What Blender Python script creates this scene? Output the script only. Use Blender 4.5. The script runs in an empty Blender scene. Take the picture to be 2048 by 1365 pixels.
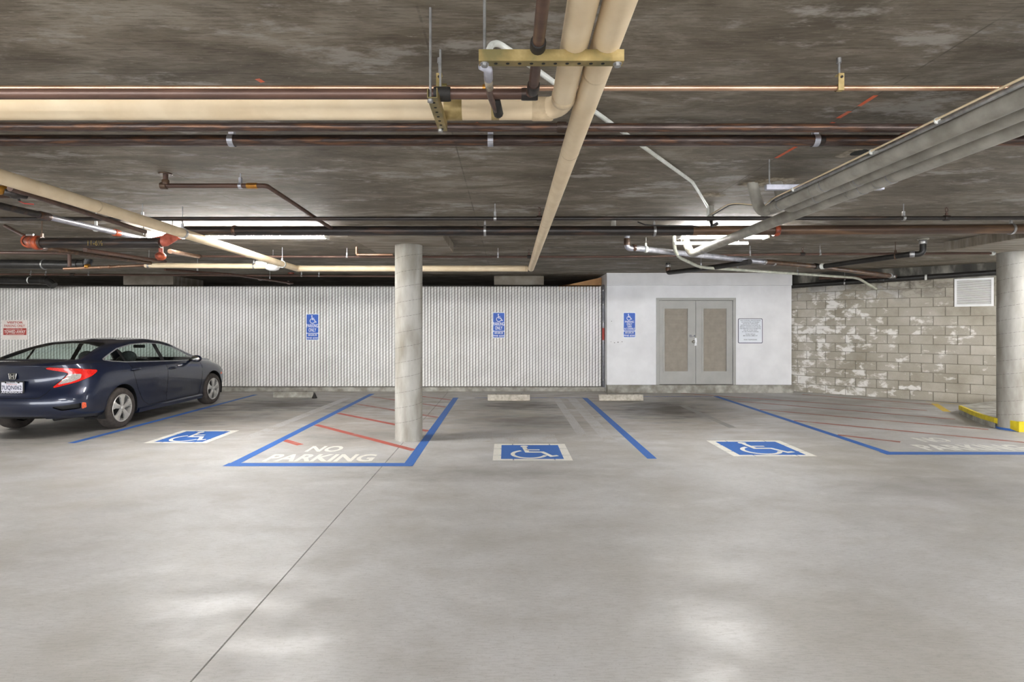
import bpy, bmesh, math, random
import numpy as np
from mathutils import Vector, Matrix
random.seed(7)
scene = bpy.context.scene
COL = scene.collection
PI = math.pi
CEIL = 2.90            # slab soffit height
EYE = 1.60             # camera height
FPX = 1100.0           # focal length in pixels of a 2048 px wide frame
VX, VY = 1012.0, 654.0

# ------------------------------------------------------------------ camera
cam_d = bpy.data.cameras.new('camera'); cam = bpy.data.objects.new('camera', cam_d); COL.objects.link(cam)
cam.location = (0, 0, EYE); cam.rotation_euler = (PI/2, 0, 0)
cam_d.sensor_width = 36.0; cam_d.lens = 36.0*FPX/2048.0
cam_d.shift_x = (1024.0-VX)/2048.0; cam_d.shift_y = -(682.5-VY)/2048.0
cam_d.clip_start = 0.05; cam_d.clip_end = 200
scene.camera = cam
# ------------------------------------------------------------------ world and exposure
world = bpy.data.worlds.new('world'); scene.world = world; world.use_nodes = True
bg = world.node_tree.nodes['Background']
bg.inputs['Color'].default_value = (0.95, 0.97, 1.0, 1); bg.inputs['Strength'].default_value = 2.5
scene.view_settings.view_transform = 'Standard'; scene.view_settings.look = 'None'
scene.view_settings.exposure = 1.84; scene.view_settings.gamma = 1.0
scene.view_settings.use_curve_mapping = False
TUBE_POWER = 34.0

# ------------------------------------------------------------------ helpers
def W(px, py, Y):                       # point at depth Y metres that the survey pixel (px, py) points to
    return Vector(((px-VX)*Y/FPX, Y, EYE-(py-VY)*Y/FPX))
def F(px, py):                          # point on the floor
    Y = EYE*FPX/(py-VY); return ((px-VX)*Y/FPX, Y)
def L(c):                               # sRGB 0-255 -> linear
    r = []
    for v in c:
        v /= 255.0; r.append(v/12.92 if v <= .04045 else ((v+.055)/1.055)**2.4)
    return tuple(r)

ROOT = {}                               # world location of every root, so parts can be given in world coordinates
def root_loc(o):
    while o.parent: o = o.parent
    return ROOT.get(o.name, Vector((0, 0, 0)))
def tag(o, label=None, cat=None, group=None, kind=None):
    if label: o['label'] = label
    if cat: o['category'] = cat
    if group: o['group'] = group
    if kind: o['kind'] = kind
    return o
def thing(name, label=None, cat=None, loc=(0, 0, 0), group=None, kind=None):
    o = bpy.data.objects.new(name, None); COL.objects.link(o)
    o.empty_display_size = 0.1; o.location = loc; ROOT[o.name] = Vector(loc)
    return tag(o, label, cat, group, kind)
def obj(name, geo, mat, parent=None, smooth=False, origin=None):
    """geo = (verts, faces) in world coordinates -> one mesh object"""
    v, f = geo
    me = bpy.data.meshes.new(name)
    off = root_loc(parent) if parent else (Vector(origin) if origin else Vector((0, 0, 0)))
    me.from_pydata([(a[0]-off[0], a[1]-off[1], a[2]-off[2]) for a in v], [], f)
    me.update()
    if smooth:
        me.shade_smooth() if smooth is True else me.shade_smooth()
        if smooth is not True:
            me.set_sharp_from_angle(angle=math.radians(smooth))
    me.materials.append(mat)
    o = bpy.data.objects.new(name, me); COL.objects.link(o)
    if parent: o.parent = parent
    elif origin: o.location = off; ROOT[o.name] = off
    return o
def clone(o, parent=None, offset=(0, 0, 0)):
    c = o.copy(); COL.objects.link(c)
    if parent: c.parent = parent
    c.location = Vector(o.location)+Vector(offset)
    return c
def join(*geos):
    V, Fc = [], []
    for v, f in geos:
        n = len(V); V += [tuple(a) for a in v]; Fc += [tuple(i+n for i in q) for q in f]
    return V, Fc
def box(x0, x1, y0, y1, z0, z1):
    v = [(x, y, z) for z in (z0, z1) for y in (y0, y1) for x in (x0, x1)]
    return v, [(0, 2, 3, 1), (4, 5, 7, 6), (0, 1, 5, 4), (2, 6, 7, 3), (0, 4, 6, 2), (1, 3, 7, 5)]
def bbox(x0, x1, y0, y1, z0, z1, b=0.005):
    """box with chamfered edges"""
    bm = bmesh.new(); v, f = box(x0, x1, y0, y1, z0, z1)
    vs = [bm.verts.new(a) for a in v]; [bm.faces.new([vs[i] for i in q]) for q in f]
    bmesh.ops.bevel(bm, geom=bm.edges[:], offset=b, segments=1, affect='EDGES')
    bm.verts.index_update()
    r = [tuple(a.co) for a in bm.verts], [tuple(a.index for a in q.verts) for q in bm.faces]
    bm.free(); return r
def prism(pts, axis, a, b):
    """extrude a 2-D polygon along axis ('x': pts are (y,z); 'y': (x,z); 'z': (x,y))"""
    def p(q, t):
        return {'x': (t, q[0], q[1]), 'y': (q[0], t, q[1]), 'z': (q[0], q[1], t)}[axis]
    n = len(pts); v = [p(q, a) for q in pts]+[p(q, b) for q in pts]
    f = [tuple(range(n))[::-1], tuple(range(n, 2*n))]+[(i, (i+1) % n, n+(i+1) % n, n+i) for i in range(n)]
    return v, f
def rrect(x0, x1, y0, y1, r, n=4):
    p = []
    for cx, cy, a0 in ((x1-r, y1-r, 0), (x0+r, y1-r, 90), (x0+r, y0+r, 180), (x1-r, y0+r, 270)):
        for i in range(n+1):
            a = math.radians(a0+90*i/n); p.append((cx+r*math.cos(a), cy+r*math.sin(a)))
    return p
def fillet(pts, rad, n=7):
    pts = [Vector(p) for p in pts]; out = [pts[0]]
    for i in range(1, len(pts)-1):
        a, b, c = pts[i-1], pts[i], pts[i+1]
        d = min(rad, (a-b).length*.49, (c-b).length*.49)
        p0 = b+(a-b).normalized()*d; p1 = b+(c-b).normalized()*d
        for k in range(n+1):
            t = k/n; out.append(p0*(1-t)**2+b*2*t*(1-t)+p1*t*t)
    return out+[pts[-1]]
def tube(pts, r, seg=14, caps=True, bend=0):
    pts = fillet(pts, bend) if bend else [Vector(p) for p in pts]
    n = len(pts); V, Fc = [], []
    rr = r if isinstance(r, (list, tuple)) else [r]*n
    t0 = (pts[1]-pts[0]).normalized()
    up = Vector((0, 0, 1)) if abs(t0.z) < .9 else Vector((0, 1, 0))
    nrm = t0.cross(up).normalized()
    for i in range(n):
        if i == 0: t = t0
        elif i == n-1: t = (pts[-1]-pts[-2]).normalized()
        else: t = ((pts[i]-pts[i-1]).normalized()+(pts[i+1]-pts[i]).normalized()).normalized()
        nrm = (nrm-t*nrm.dot(t)).normalized(); bi = t.cross(nrm)
        for k in range(seg):
            a = 2*PI*k/seg; V.append(pts[i]+(nrm*math.cos(a)+bi*math.sin(a))*rr[i])
    for i in range(n-1):
        for k in range(seg):
            k2 = (k+1) % seg; Fc.append((i*seg+k, i*seg+k2, (i+1)*seg+k2, (i+1)*seg+k))
    if caps: Fc += [tuple(range(seg))[::-1], tuple((n-1)*seg+k for k in range(seg))]
    return [tuple(v) for v in V], Fc
def cyl(c, d, r, h, seg=14):
    d = Vector(d).normalized(); c = Vector(c); return tube([c-d*h/2, c+d*h/2], r, seg)
def lathe(c, axis, prof, seg=32):
    """prof = [(r, h)...] revolved about axis through c"""
    ax = Vector(axis).normalized(); up = Vector((0, 0, 1)) if abs(ax.z) < .9 else Vector((1, 0, 0))
    e1 = ax.cross(up).normalized(); e2 = ax.cross(e1); c = Vector(c); V, Fc = [], []
    for r, h in prof:
        for k in range(seg):
            a = 2*PI*k/seg; V.append(tuple(c+ax*h+(e1*math.cos(a)+e2*math.sin(a))*r))
    for i in range(len(prof)-1):
        for k in range(seg):
            k2 = (k+1) % seg; Fc.append((i*seg+k, i*seg+k2, (i+1)*seg+k2, (i+1)*seg+k))
    return V, Fc
def ellipsoid(c, rx, ry, rz, nu=16, nv=10):
    V, Fc = [], []
    for i in range(nv+1):
        th = PI*i/nv
        for k in range(nu):
            ph = 2*PI*k/nu; V.append((c[0]+rx*math.sin(th)*math.cos(ph), c[1]+ry*math.sin(th)*math.sin(ph), c[2]+rz*math.cos(th)))
    for i in range(nv):
        for k in range(nu):
            k2 = (k+1) % nu; Fc.append((i*nu+k, i*nu+k2, (i+1)*nu+k2, (i+1)*nu+k))
    return V, Fc
def ribbon2d(pts, w, closed=False):
    """flat strip of width w along a 2-D polyline -> 2-D verts and quads"""
    P = [Vector((p[0], p[1])) for p in pts]; n = len(P); V, Fc = [], []
    for i in range(n):
        if i == 0: t = P[1]-P[0]
        elif i == n-1: t = P[-1]-P[-2]
        else: t = (P[i]-P[i-1]).normalized()+(P[i+1]-P[i]).normalized()
        t.normalize(); q = Vector((-t.y, t.x))
        if 0 < i < n-1:
            c = max(.5, q.dot(Vector((-(P[i]-P[i-1]).normalized().y, (P[i]-P[i-1]).normalized().x))))
        else: c = 1
        V += [P[i]+q*w/2/c, P[i]-q*w/2/c]
    for i in range(n-1): Fc.append((2*i, 2*i+1, 2*i+3, 2*i+2))
    return [(v.x, v.y) for v in V], Fc
def disc2d(cx, cy, r, n=20):
    return [(cx+r*math.cos(2*PI*k/n), cy+r*math.sin(2*PI*k/n)) for k in range(n)], [tuple(range(n))]
def join2(*gs):
    V, Fc = [], []
    for v, f in gs:
        n = len(V); V += v; Fc += [tuple(i+n for i in q) for q in f]
    return V, Fc
def solid2(g, plane, a, thick):
    """turn flat 2-D geometry into thin solid plates; plane 'floor' (z=a up), 'wall' (facing -Y at y=a)"""
    v, f = g; V, Fc = [], []
    n = len(v)
    if plane == 'floor':
        V = [(p[0], p[1], a+thick) for p in v]
        return V, [q if _ccw([v[i] for i in q]) else q[::-1] for q in f]
    V = [(p[0], a-thick, p[1]) for p in v]
    return V, [q if _ccw([v[i] for i in q]) else q[::-1] for q in f]
def _ccw(p):
    return sum(p[i][0]*p[(i+1) % len(p)][1]-p[(i+1) % len(p)][0]*p[i][1] for i in range(len(p))) > 0
def text2d(s, x0, x1, y0, y1, bold=0.0, space=1.0):
    """lettering as flat 2-D geometry fitted into a rectangle"""
    cu = bpy.data.curves.new('lettering', 'FONT'); cu.body = s; cu.size = 1; cu.offset = bold
    cu.space_character = space; cu.resolution_u = 3; cu.fill_mode = 'FRONT'
    o = bpy.data.objects.new('lettering', cu); COL.objects.link(o)
    dg = bpy.context.evaluated_depsgraph_get(); dg.update()
    me = bpy.data.meshes.new_from_object(o.evaluated_get(dg))
    v = [(a.co.x, a.co.y) for a in me.vertices]; f = [tuple(p.vertices) for p in me.polygons]
    bpy.data.objects.remove(o); bpy.data.curves.remove(cu); bpy.data.meshes.remove(me)
    xs = [a[0] for a in v]; ys = [a[1] for a in v]
    ax, bx, ay, by = min(xs), max(xs), min(ys), max(ys)
    return [(x0+(a[0]-ax)/(bx-ax)*(x1-x0), y0+(a[1]-ay)/(by-ay)*(y1-y0)) for a in v], f
def isa2d(x, y, s):
    """wheelchair symbol, lower-left corner x, y, size s"""
    arc = [(.43+.30*math.cos(math.radians(a)), .30+.30*math.sin(math.radians(a))) for a in range(118, 352, 9)]
    g = join2(disc2d(.36, .93, .075, 16),
              ribbon2d([(.36, .85), (.40, .46), (.68, .46), (.82, .14), (.94, .19)], .085),
              ribbon2d([(.385, .64), (.64, .64)], .07),
              ribbon2d(arc, .075))
    return [(x+a*s, y+b*s) for a, b in g[0]], g[1]

# ------------------------------------------------------------------ materials
def newmat(name):
    m = bpy.data.materials.new(name); m.use_nodes = True
    nt = m.node_tree; return m, nt, nt.nodes['Principled BSDF']
def node(nt, t, **kw):
    n = nt.nodes.new(t)
    for k, v in kw.items(): setattr(n, k, v)
    return n
def pos(nt, scale=(1, 1, 1), rot=(0, 0, 0)):
    g = node(nt, 'ShaderNodeNewGeometry'); mp = node(nt, 'ShaderNodeMapping')
    mp.inputs['Scale'].default_value = scale; mp.inputs['Rotation'].default_value = rot
    nt.links.new(g.outputs['Position'], mp.inputs['Vector']); return mp.outputs['Vector']
def noise(nt, vec, scale, detail=4, rough=.55, dist=0):
    n = node(nt, 'ShaderNodeTexNoise'); n.inputs['Scale'].default_value = scale
    n.inputs['Detail'].default_value = detail; n.inputs['Roughness'].default_value = rough
    n.inputs['Distortion'].default_value = dist
    nt.links.new(vec, n.inputs['Vector']); return n.outputs['Fac']
def ramp(nt, fac, stops):
    r = node(nt, 'ShaderNodeValToRGB'); e = r.color_ramp.elements
    while len(e) < len(stops): e.new(.5)
    for i, (p, c) in enumerate(stops):
        e[i].position = p; e[i].color = (*c, 1) if len(c) == 3 else c
    nt.links.new(fac, r.inputs['Fac']); return r.outputs['Color']
def mixc(nt, fac, a, b, mode='MIX'):
    n = node(nt, 'ShaderNodeMix', data_type='RGBA', blend_type=mode)
    for s, v in ((0, fac), (6, a), (7, b)):
        if isinstance(v, (int, float)): n.inputs[s].default_value = v
        elif isinstance(v, tuple): n.inputs[s].default_value = (*v, 1) if len(v) == 3 else v
        else: nt.links.new(v, n.inputs[s])
    return n.outputs[2]
def math_(nt, op, a, b=None, clamp=False):
    n = node(nt, 'ShaderNodeMath', operation=op, use_clamp=clamp)
    for i, v in enumerate((a, b)):
        if v is None: continue
        if isinstance(v, (int, float)): n.inputs[i].default_value = v
        else: nt.links.new(v, n.inputs[i])
    return n.outputs[0]
def maprange(nt, v, a, b, c=0., d=1.):
    n = node(nt, 'ShaderNodeMapRange', interpolation_type='SMOOTHSTEP'); nt.links.new(v, n.inputs['Value'])
    n.inputs['From Min'].default_value = a; n.inputs['From Max'].default_value = b
    n.inputs['To Min'].default_value = c; n.inputs['To Max'].default_value = d
    return n.outputs['Result']
def bump(nt, bs, h, strength=.3, dist=.01):
    b = node(nt, 'ShaderNodeBump'); b.inputs['Strength'].default_value = strength; b.inputs['Distance'].default_value = dist
    nt.links.new(h, b.inputs['Height']); nt.links.new(b.outputs['Normal'], bs.inputs['Normal'])
def nmat(name, c1, c2=None, scale=6, rough=.5, metal=0., stretch=(1, 1, 1), bmp=0., lo=.35, hi=.65, detail=5, coat=0., c3=None):
    """two- or three-tone procedural material"""
    m, nt, bs = newmat(name)
    bs.inputs['Roughness'].default_value = rough; bs.inputs['Metallic'].default_value = metal
    bs.inputs['Coat Weight'].default_value = coat
    if c2 is None:
        c2 = tuple(max(0, v*.86-2) for v in c1)
    v = pos(nt, stretch); f = noise(nt, v, scale, detail)
    st = [(lo, L(c2)), (hi, L(c1))]
    if c3 is not None: st = [(lo, L(c3)), ((lo+hi)/2, L(c2)), (hi, L(c1))]
    nt.links.new(ramp(nt, f, st), bs.inputs['Base Color'])
    if bmp: bump(nt, bs, f, bmp, .006)
    return m
def paintmat(name, c, wear=.3, rough=.6, edge=40, under=(168, 161, 150)):
    """floor paint, worn back to the colour of the concrete in patches"""
    m, nt, bs = newmat(name); bs.inputs['Roughness'].default_value = rough
    v = pos(nt, (1, 1, 1)); f1 = noise(nt, v, 3.5, 6, .7); f2 = noise(nt, v, edge, 3)
    f = math_(nt, 'ADD', math_(nt, 'MULTIPLY', f1, .75), math_(nt, 'MULTIPLY', f2, .25))
    a = maprange(nt, f, wear-.06, wear+.12, .30, 1.)
    pc = ramp(nt, f2, [(.3, tuple(x*.85 for x in L(c))), (.7, L(c))])
    nt.links.new(mixc(nt, a, L(under), pc), bs.inputs['Base Color'])
    return m
M = {}
def make_materials():
    # --- floor: power-floated concrete, broom lines across, tyre and oil stains where the stalls end
    m, nt, bs = newmat('floor_concrete'); M['floor'] = m
    p = pos(nt); big = noise(nt, p, .55, 5, .6, .3); mid = noise(nt, pos(nt, (1.1, 2.0, 1)), 1.3, 5, .6)
    fine = noise(nt, pos(nt, (14, 90, 1)), 1.0, 3, .7); gr = noise(nt, p, 60, 3, .7)
    c = ramp(nt, big, [(.30, L((170, 167, 161))), (.52, L((189, 188, 187))), (.72, L((207, 207, 208)))])
    c = mixc(nt, math_(nt, 'MULTIPLY', maprange(nt, mid, .5, .72), .36), c, L((158, 153, 144)))
    c = mixc(nt, math_(nt, 'MULTIPLY', maprange(nt, mid, .48, .26), .4), c, L((216, 215, 215)))
    c = mixc(nt, math_(nt, 'MULTIPLY', maprange(nt, fine, .42, .7), .28), c, L((128, 124, 118)))
    c = mixc(nt, math_(nt, 'MULTIPLY', maprange(nt, gr, .54, .74), .40), c, L((138, 134, 128)))
    sep = node(nt, 'ShaderNodeSeparateXYZ'); nt.links.new(p, sep.inputs[0])
    x, y = sep.outputs['X'], sep.outputs['Y']
    wob = noise(nt, pos(nt, (1.0, 2.6, 1)), 1.7, 5, .65)
    far = math_(nt, 'MULTIPLY', math_(nt, 'MULTIPLY', maprange(nt, y, 6.0, 10.0), maprange(nt, x, 5.6, 3.6, .25, 1.)), maprange(nt, wob, .36, .64, .1, .75))
    c = mixc(nt, far, c, L((150, 140, 126)))
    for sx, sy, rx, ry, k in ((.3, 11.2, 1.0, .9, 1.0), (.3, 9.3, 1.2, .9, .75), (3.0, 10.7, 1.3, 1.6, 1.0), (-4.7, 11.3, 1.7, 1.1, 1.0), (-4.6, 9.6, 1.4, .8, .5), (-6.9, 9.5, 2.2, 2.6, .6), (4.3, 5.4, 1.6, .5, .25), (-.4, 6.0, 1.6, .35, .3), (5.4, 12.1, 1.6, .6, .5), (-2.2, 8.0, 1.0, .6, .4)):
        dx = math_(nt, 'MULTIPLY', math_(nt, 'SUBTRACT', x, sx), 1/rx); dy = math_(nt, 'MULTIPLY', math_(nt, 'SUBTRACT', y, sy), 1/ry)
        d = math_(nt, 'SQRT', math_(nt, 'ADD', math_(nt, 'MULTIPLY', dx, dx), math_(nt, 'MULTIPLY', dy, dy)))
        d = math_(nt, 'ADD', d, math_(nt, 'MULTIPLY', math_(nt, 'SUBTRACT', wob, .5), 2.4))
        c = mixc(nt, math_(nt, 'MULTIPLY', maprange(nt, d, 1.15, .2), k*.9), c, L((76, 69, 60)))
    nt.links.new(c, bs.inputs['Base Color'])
    nt.links.new(maprange(nt, mid, .3, .7, .38, .6), bs.inputs['Roughness'])
    bs.inputs['Specular IOR Level'].default_value = .55
    bump(nt, bs, math_(nt, 'ADD', fine, gr), .12, .004)
    # --- ceiling: board-marked slab
    m, nt, bs = newmat('slab_concrete'); M['ceiling'] = m
    p = pos(nt); a = noise(nt, pos(nt, (.8, 2.2, 1), (0, 0, -.55)), 1.5, 6, .68, .5); g = noise(nt, pos(nt, (7, 75, 1)), 1.0, 5, .75)
    pt = noise(nt, pos(nt, (1.0, 2.4, 1), (0, 0, -.5)), 1.3, 6, .75)
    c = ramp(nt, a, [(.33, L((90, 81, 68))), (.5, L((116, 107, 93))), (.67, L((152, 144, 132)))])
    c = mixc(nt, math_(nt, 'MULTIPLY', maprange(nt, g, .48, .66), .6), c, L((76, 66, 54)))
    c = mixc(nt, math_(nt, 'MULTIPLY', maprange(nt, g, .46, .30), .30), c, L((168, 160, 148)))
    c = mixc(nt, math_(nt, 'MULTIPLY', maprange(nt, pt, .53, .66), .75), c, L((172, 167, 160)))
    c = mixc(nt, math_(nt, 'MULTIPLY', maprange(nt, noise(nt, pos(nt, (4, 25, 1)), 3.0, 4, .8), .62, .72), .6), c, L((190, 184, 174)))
    sep = node(nt, 'ShaderNodeSeparateXYZ'); nt.links.new(p, sep.inputs[0])
    for axis, off, per, w in (('Y', .99, 1.22, .006), ('X', .86, 2.44, .008)):
        fr = math_(nt, 'FRACT', math_(nt, 'MULTIPLY', math_(nt, 'ADD', sep.outputs[axis], 20*per-off), 1/per))
        d = math_(nt, 'MULTIPLY', math_(nt, 'ABSOLUTE', math_(nt, 'SUBTRACT', fr, .5)), per)
        ln = math_(nt, 'MULTIPLY', maprange(nt, d, w, w*.3), maprange(nt, pt, .42, .58, .0, .6 if axis == 'X' else .75))
        c = mixc(nt, ln, c, L((66, 58, 48)))
    nt.links.new(c, bs.inputs['Base Color']); bs.inputs['Roughness'].default_value = .78
    bump(nt, bs, g, .25, .004)
    # --- block wall faces with lime bloom
    m, nt, bs = newmat('block_face'); M['block'] = m
    p = pos(nt); a = noise(nt, p, 1.6, 5, .6); gr = noise(nt, p, 70, 3, .7)
    oi = node(nt, 'ShaderNodeObjectInfo')
    c = ramp(nt, a, [(.3, L((152, 145, 130))), (.5, L((176, 170, 157))), (.7, L((192, 187, 177)))])
    c = mixc(nt, math_(nt, 'MULTIPLY', oi.outputs['Random'], .35), c, L((140, 132, 116)))
    c = mixc(nt, math_(nt, 'MULTIPLY', maprange(nt, gr, .52, .75), .35), c, L((112, 104, 90)))
    sep = node(nt, 'ShaderNodeSeparateXYZ'); nt.links.new(p, sep.inputs[0])
    bl = noise(nt, pos(nt, (1, 1, 1.5)), 4.2, 6, .62, .25); zone = noise(nt, pos(nt, (1, 1, .45)), 1.1, 3, .5)
    near = math_(nt, 'ADD', maprange(nt, sep.outputs['X'], 9.1, 8.1, 0, .10), math_(nt, 'MULTIPLY', math_(nt, 'SUBTRACT', zone, .5), .35))
    bb = math_(nt, 'ADD', math_(nt, 'ADD', bl, near), math_(nt, 'MULTIPLY', math_(nt, 'SUBTRACT', oi.outputs['Random'], .5), .12))
    blm = maprange(nt, bb, .57, .70)
    c = mixc(nt, math_(nt, 'MULTIPLY', blm, .85), c, L((238, 236, 232)))
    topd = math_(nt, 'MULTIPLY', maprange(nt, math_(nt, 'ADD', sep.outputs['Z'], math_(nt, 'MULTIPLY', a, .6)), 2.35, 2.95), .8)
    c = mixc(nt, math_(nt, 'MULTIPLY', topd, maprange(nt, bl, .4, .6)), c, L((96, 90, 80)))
    nt.links.new(c, bs.inputs['Base Color']); bs.inputs['Roughness'].default_value = .9
    bump(nt, bs, gr, .35, .004)
    # --- plain ones
    M['mortar'] = nmat('mortar', (150, 144, 132), (128, 122, 110), 12, .95)
    M['beam'] = nmat('stained_beam_concrete', (150, 146, 136), (70, 68, 62), 2.4, .85, stretch=(1, 1, .35), c3=(52, 50, 46), bmp=.1)
    M['column'] = nmat('column_concrete', (180, 178, 171), (154, 150, 141), 3.0, .8, stretch=(1.4, 1.4, .4), c3=(126, 120, 108), bmp=.1, lo=.3, hi=.64)
    M['capital'] = nmat('drop_panel_concrete', (158, 150, 138), (118, 108, 94), 2.0, .8, stretch=(1, 6, 1), bmp=.1)
    M['curb'] = nmat('curb_concrete', (186, 184, 176), (160, 157, 148), 5, .85, c3=(134, 130, 120), bmp=.15)
    M['stop'] = nmat('wheel_stop_concrete', (206, 200, 188), (170, 162, 148), 14, .85, bmp=.3)
    M['white_wall'] = nmat('white_wall_paint', (238, 238, 240), (226, 226, 228), 2, .55)
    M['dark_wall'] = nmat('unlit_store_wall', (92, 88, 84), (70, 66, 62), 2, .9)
    M['far_wall'] = nmat('far_wall_paint', (205, 203, 198), (190, 188, 182), 1, .8)
    M['door'] = nmat('door_grey_paint', (174, 173, 168), (164, 163, 158), 3, .45)
    M['louver'] = nmat('door_louver', (196, 188, 176), (182, 174, 162), 8, .5)  # tan tone of a reflection put into the slat colour
    M['chrome'] = nmat('polished_metal', (226, 224, 218), (206, 204, 198), 9, .18, 1.0)
    M['steel'] = nmat('zinc_rod', (190, 190, 190), (150, 150, 150), 20, .35, .8)
    M['strut_white'] = nmat('galvanised_strut', (214, 214, 226), (180, 182, 196), 14, .4, .5)
    M['gold'] = nmat('yellow_zinc_strut', (190, 168, 118), (152, 132, 84), 7, .42, .5, c3=(120, 110, 72))
    M['beige'] = nmat('beige_pipe_insulation', (234, 215, 183), (222, 200, 165), 5, .5, bmp=.25)
    M['beige_tape'] = nmat('beige_pipe_tape', (220, 200, 166), (188, 164, 130), 12, .5, bmp=.6)
    M['copper'] = nmat('dull_copper', (202, 168, 142), (156, 118, 94), 5, .34, .8, stretch=(.6, 3, 3))
    M['brown'] = nmat('brown_pipe', (98, 72, 60), (74, 54, 46), 6, .42, .2, stretch=(.5, 3, 3))
    M['black'] = nmat('black_steel_pipe', (54, 48, 45), (40, 36, 34), 4, .4, .3, stretch=(.6, 4, 4), c3=(70, 54, 45))
    M['rusty'] = nmat('rusty_steel_pipe', (98, 84, 78), (66, 54, 50), 9, .36, .45, stretch=(.5, 5, 5), c3=(112, 80, 60))
    M['rustbrown'] = nmat('rust_brown_pipe', (120, 92, 68), (88, 68, 54), 3, .4, .3, stretch=(.4, 4, 4), c3=(74, 58, 50))
    M['galv'] = nmat('galvanised_pipe', (206, 206, 214), (168, 170, 180), 14, .34, .7)
    M['castgrey'] = nmat('grey_drain_pipe', (176, 173, 163), (142, 138, 128), 6, .55, .1, bmp=.15)
    M['abs'] = nmat('black_plastic_pipe', (44, 42, 40), (28, 27, 26), 8, .4)
    M['conduit'] = nmat('white_conduit', (232, 234, 230), (206, 208, 200), 9, .4)
    M['conduit_green'] = nmat('pale_conduit', (214, 214, 198), (184, 186, 170), 9, .4)
    M['orange'] = nmat('orange_fitting', (196, 92, 50), (146, 62, 34), 12, .45, c3=(70, 38, 28))
    M['redpaint'] = nmat('red_painted_fitting', (196, 104, 84), (150, 70, 54), 12, .45)
    M['brass'] = nmat('brass_fitting', (206, 152, 62), (150, 100, 40), 12, .35, .7)
    M['rubber'] = nmat('black_rubber', (40, 36, 32), (24, 22, 20), 20, .7, bmp=.3)
    M['lampwhite'] = nmat('lamp_housing', (240, 240, 240), (230, 230, 230), 4, .4)
    M['slat'] = nmat('white_fence_slat', (242, 240, 237), (228, 226, 221), 1.5, .5)
    M['wire'] = nmat('dark_fence_wire', (132, 126, 118), (104, 98, 92), 20, .6)
    M['blue'] = paintmat('blue_floor_paint', (58, 110, 190), .28)
    M['bluefaint'] = paintmat('faded_blue_floor_paint', (104, 124, 176), .46)
    M['red'] = paintmat('red_floor_paint', (186, 92, 80), .36)
    M['redfaint'] = paintmat('faded_red_floor_paint', (168, 100, 88), .44)
    M['white_paint'] = paintmat('white_floor_paint', (240, 238, 230), .26)
    M['white_worn'] = paintmat('worn_white_floor_paint', (240, 240, 234), .36)
    M['grey_paint'] = paintmat('grey_cover_paint', (196, 195, 194), .42)
    M['grey_dark_paint'] = paintmat('dark_grey_cover_paint', (150, 148, 145), .40)
    M['yellow_paint'] = nmat('yellow_kerb_paint', (232, 210, 40), (206, 182, 30), 9, .55)
    M['yellow_floor'] = paintmat('yellow_floor_paint', (232, 200, 84), .36)
    M['sign_blue'] = nmat('sign_blue', (4, 88, 196), (4, 80, 182), 3, .4)
    M['sign_white'] = nmat('sign_white', (236, 240, 246), (228, 232, 240), 3, .3)
    M['sign_ink'] = nmat('sign_ink', (72, 74, 92), (60, 62, 80), 3, .5)
    M['sign_navy'] = nmat('sign_navy_edge', (56, 58, 84), (48, 50, 74), 3, .5)
    M['sign_red'] = nmat('sign_red', (186, 72, 62), (168, 62, 54), 6, .5)
    M['sign_pale'] = nmat('sign_pale', (234, 226, 220), (226, 216, 208), 4, .4)
    M['tan'] = nmat('tan_board', (196, 150, 100), (176, 130, 84), 6, .7)
    M['orange_mark'] = paintmat('orange_spray_paint', (238, 108, 62), .44)
    M['plaster'] = nmat('rough_patch_plaster', (186, 174, 156), (124, 114, 98), 22, .9, bmp=.8)
    M['hole'] = nmat('dark_void', (26, 28, 26), (16, 18, 16), 9, .9)
    M['chalk'] = nmat('yellow_chalk', (150, 126, 58), (96, 80, 44), 40, .8)
    M['seam'] = nmat('dark_joint', (70, 66, 60), (52, 48, 44), 9, .9)
    # --- lamp tube
    m, nt, bs = newmat('lamp_tube'); M['tube'] = m
    bs.inputs['Base Color'].default_value = (1, 1, 1, 1)
    bs.inputs['Emission Color'].default_value = (1.0, .992, .972, 1); bs.inputs['Emission Strength'].default_value = TUBE_POWER
    m2 = m.copy(); m2.name = 'lamp_tube_bright'; M['tube_bright'] = m2; m2.node_tree.nodes['Principled BSDF'].inputs['Emission Strength'].default_value = TUBE_POWER*1.9  # same tube with boosted emission, to brighten the area around it
    # --- car
    m, nt, bs = newmat('navy_car_paint'); M['paint'] = m
    fl = noise(nt, pos(nt), 400, 2); nt.links.new(ramp(nt, fl, [(.3, (.006, .010, .028)), (.7, (.012, .020, .052))]), bs.inputs['Base Color'])
    bs.inputs['Metallic'].default_value = .35; bs.inputs['Roughness'].default_value = .28
    bs.inputs['Coat Weight'].default_value = 1.0; bs.inputs['Coat Roughness'].default_value = .03
    M['car_black'] = nmat('car_black_plastic', (24, 24, 26), (16, 16, 18), 30, .5)
    M['car_seam'] = nmat('car_panel_gap', (8, 8, 10), (5, 5, 6), 30, .8)
    M['cabin'] = nmat('car_cabin_trim', (70, 72, 72), (50, 52, 52), 20, .8)
    M['seatcloth'] = nmat('car_seat_cloth', (58, 60, 62), (40, 42, 44), 30, .9)
    m, nt, bs = newmat('car_glass'); M['glass'] = m
    out = nt.nodes['Material Output']; tr = node(nt, 'ShaderNodeBsdfTransparent'); gl = node(nt, 'ShaderNodeBsdfGlossy')
    tint = ramp(nt, noise(nt, pos(nt), 2), [(0, (.74, .83, .80)), (1, (.78, .87, .84))])
    nt.links.new(tint, tr.inputs['Color']); gl.inputs['Roughness'].default_value = .02
    ge = node(nt, 'ShaderNodeNewGeometry'); ior = maprange(nt, ge.outputs['Backfacing'], 0., 1., 1.5, 1/1.5)
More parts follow.
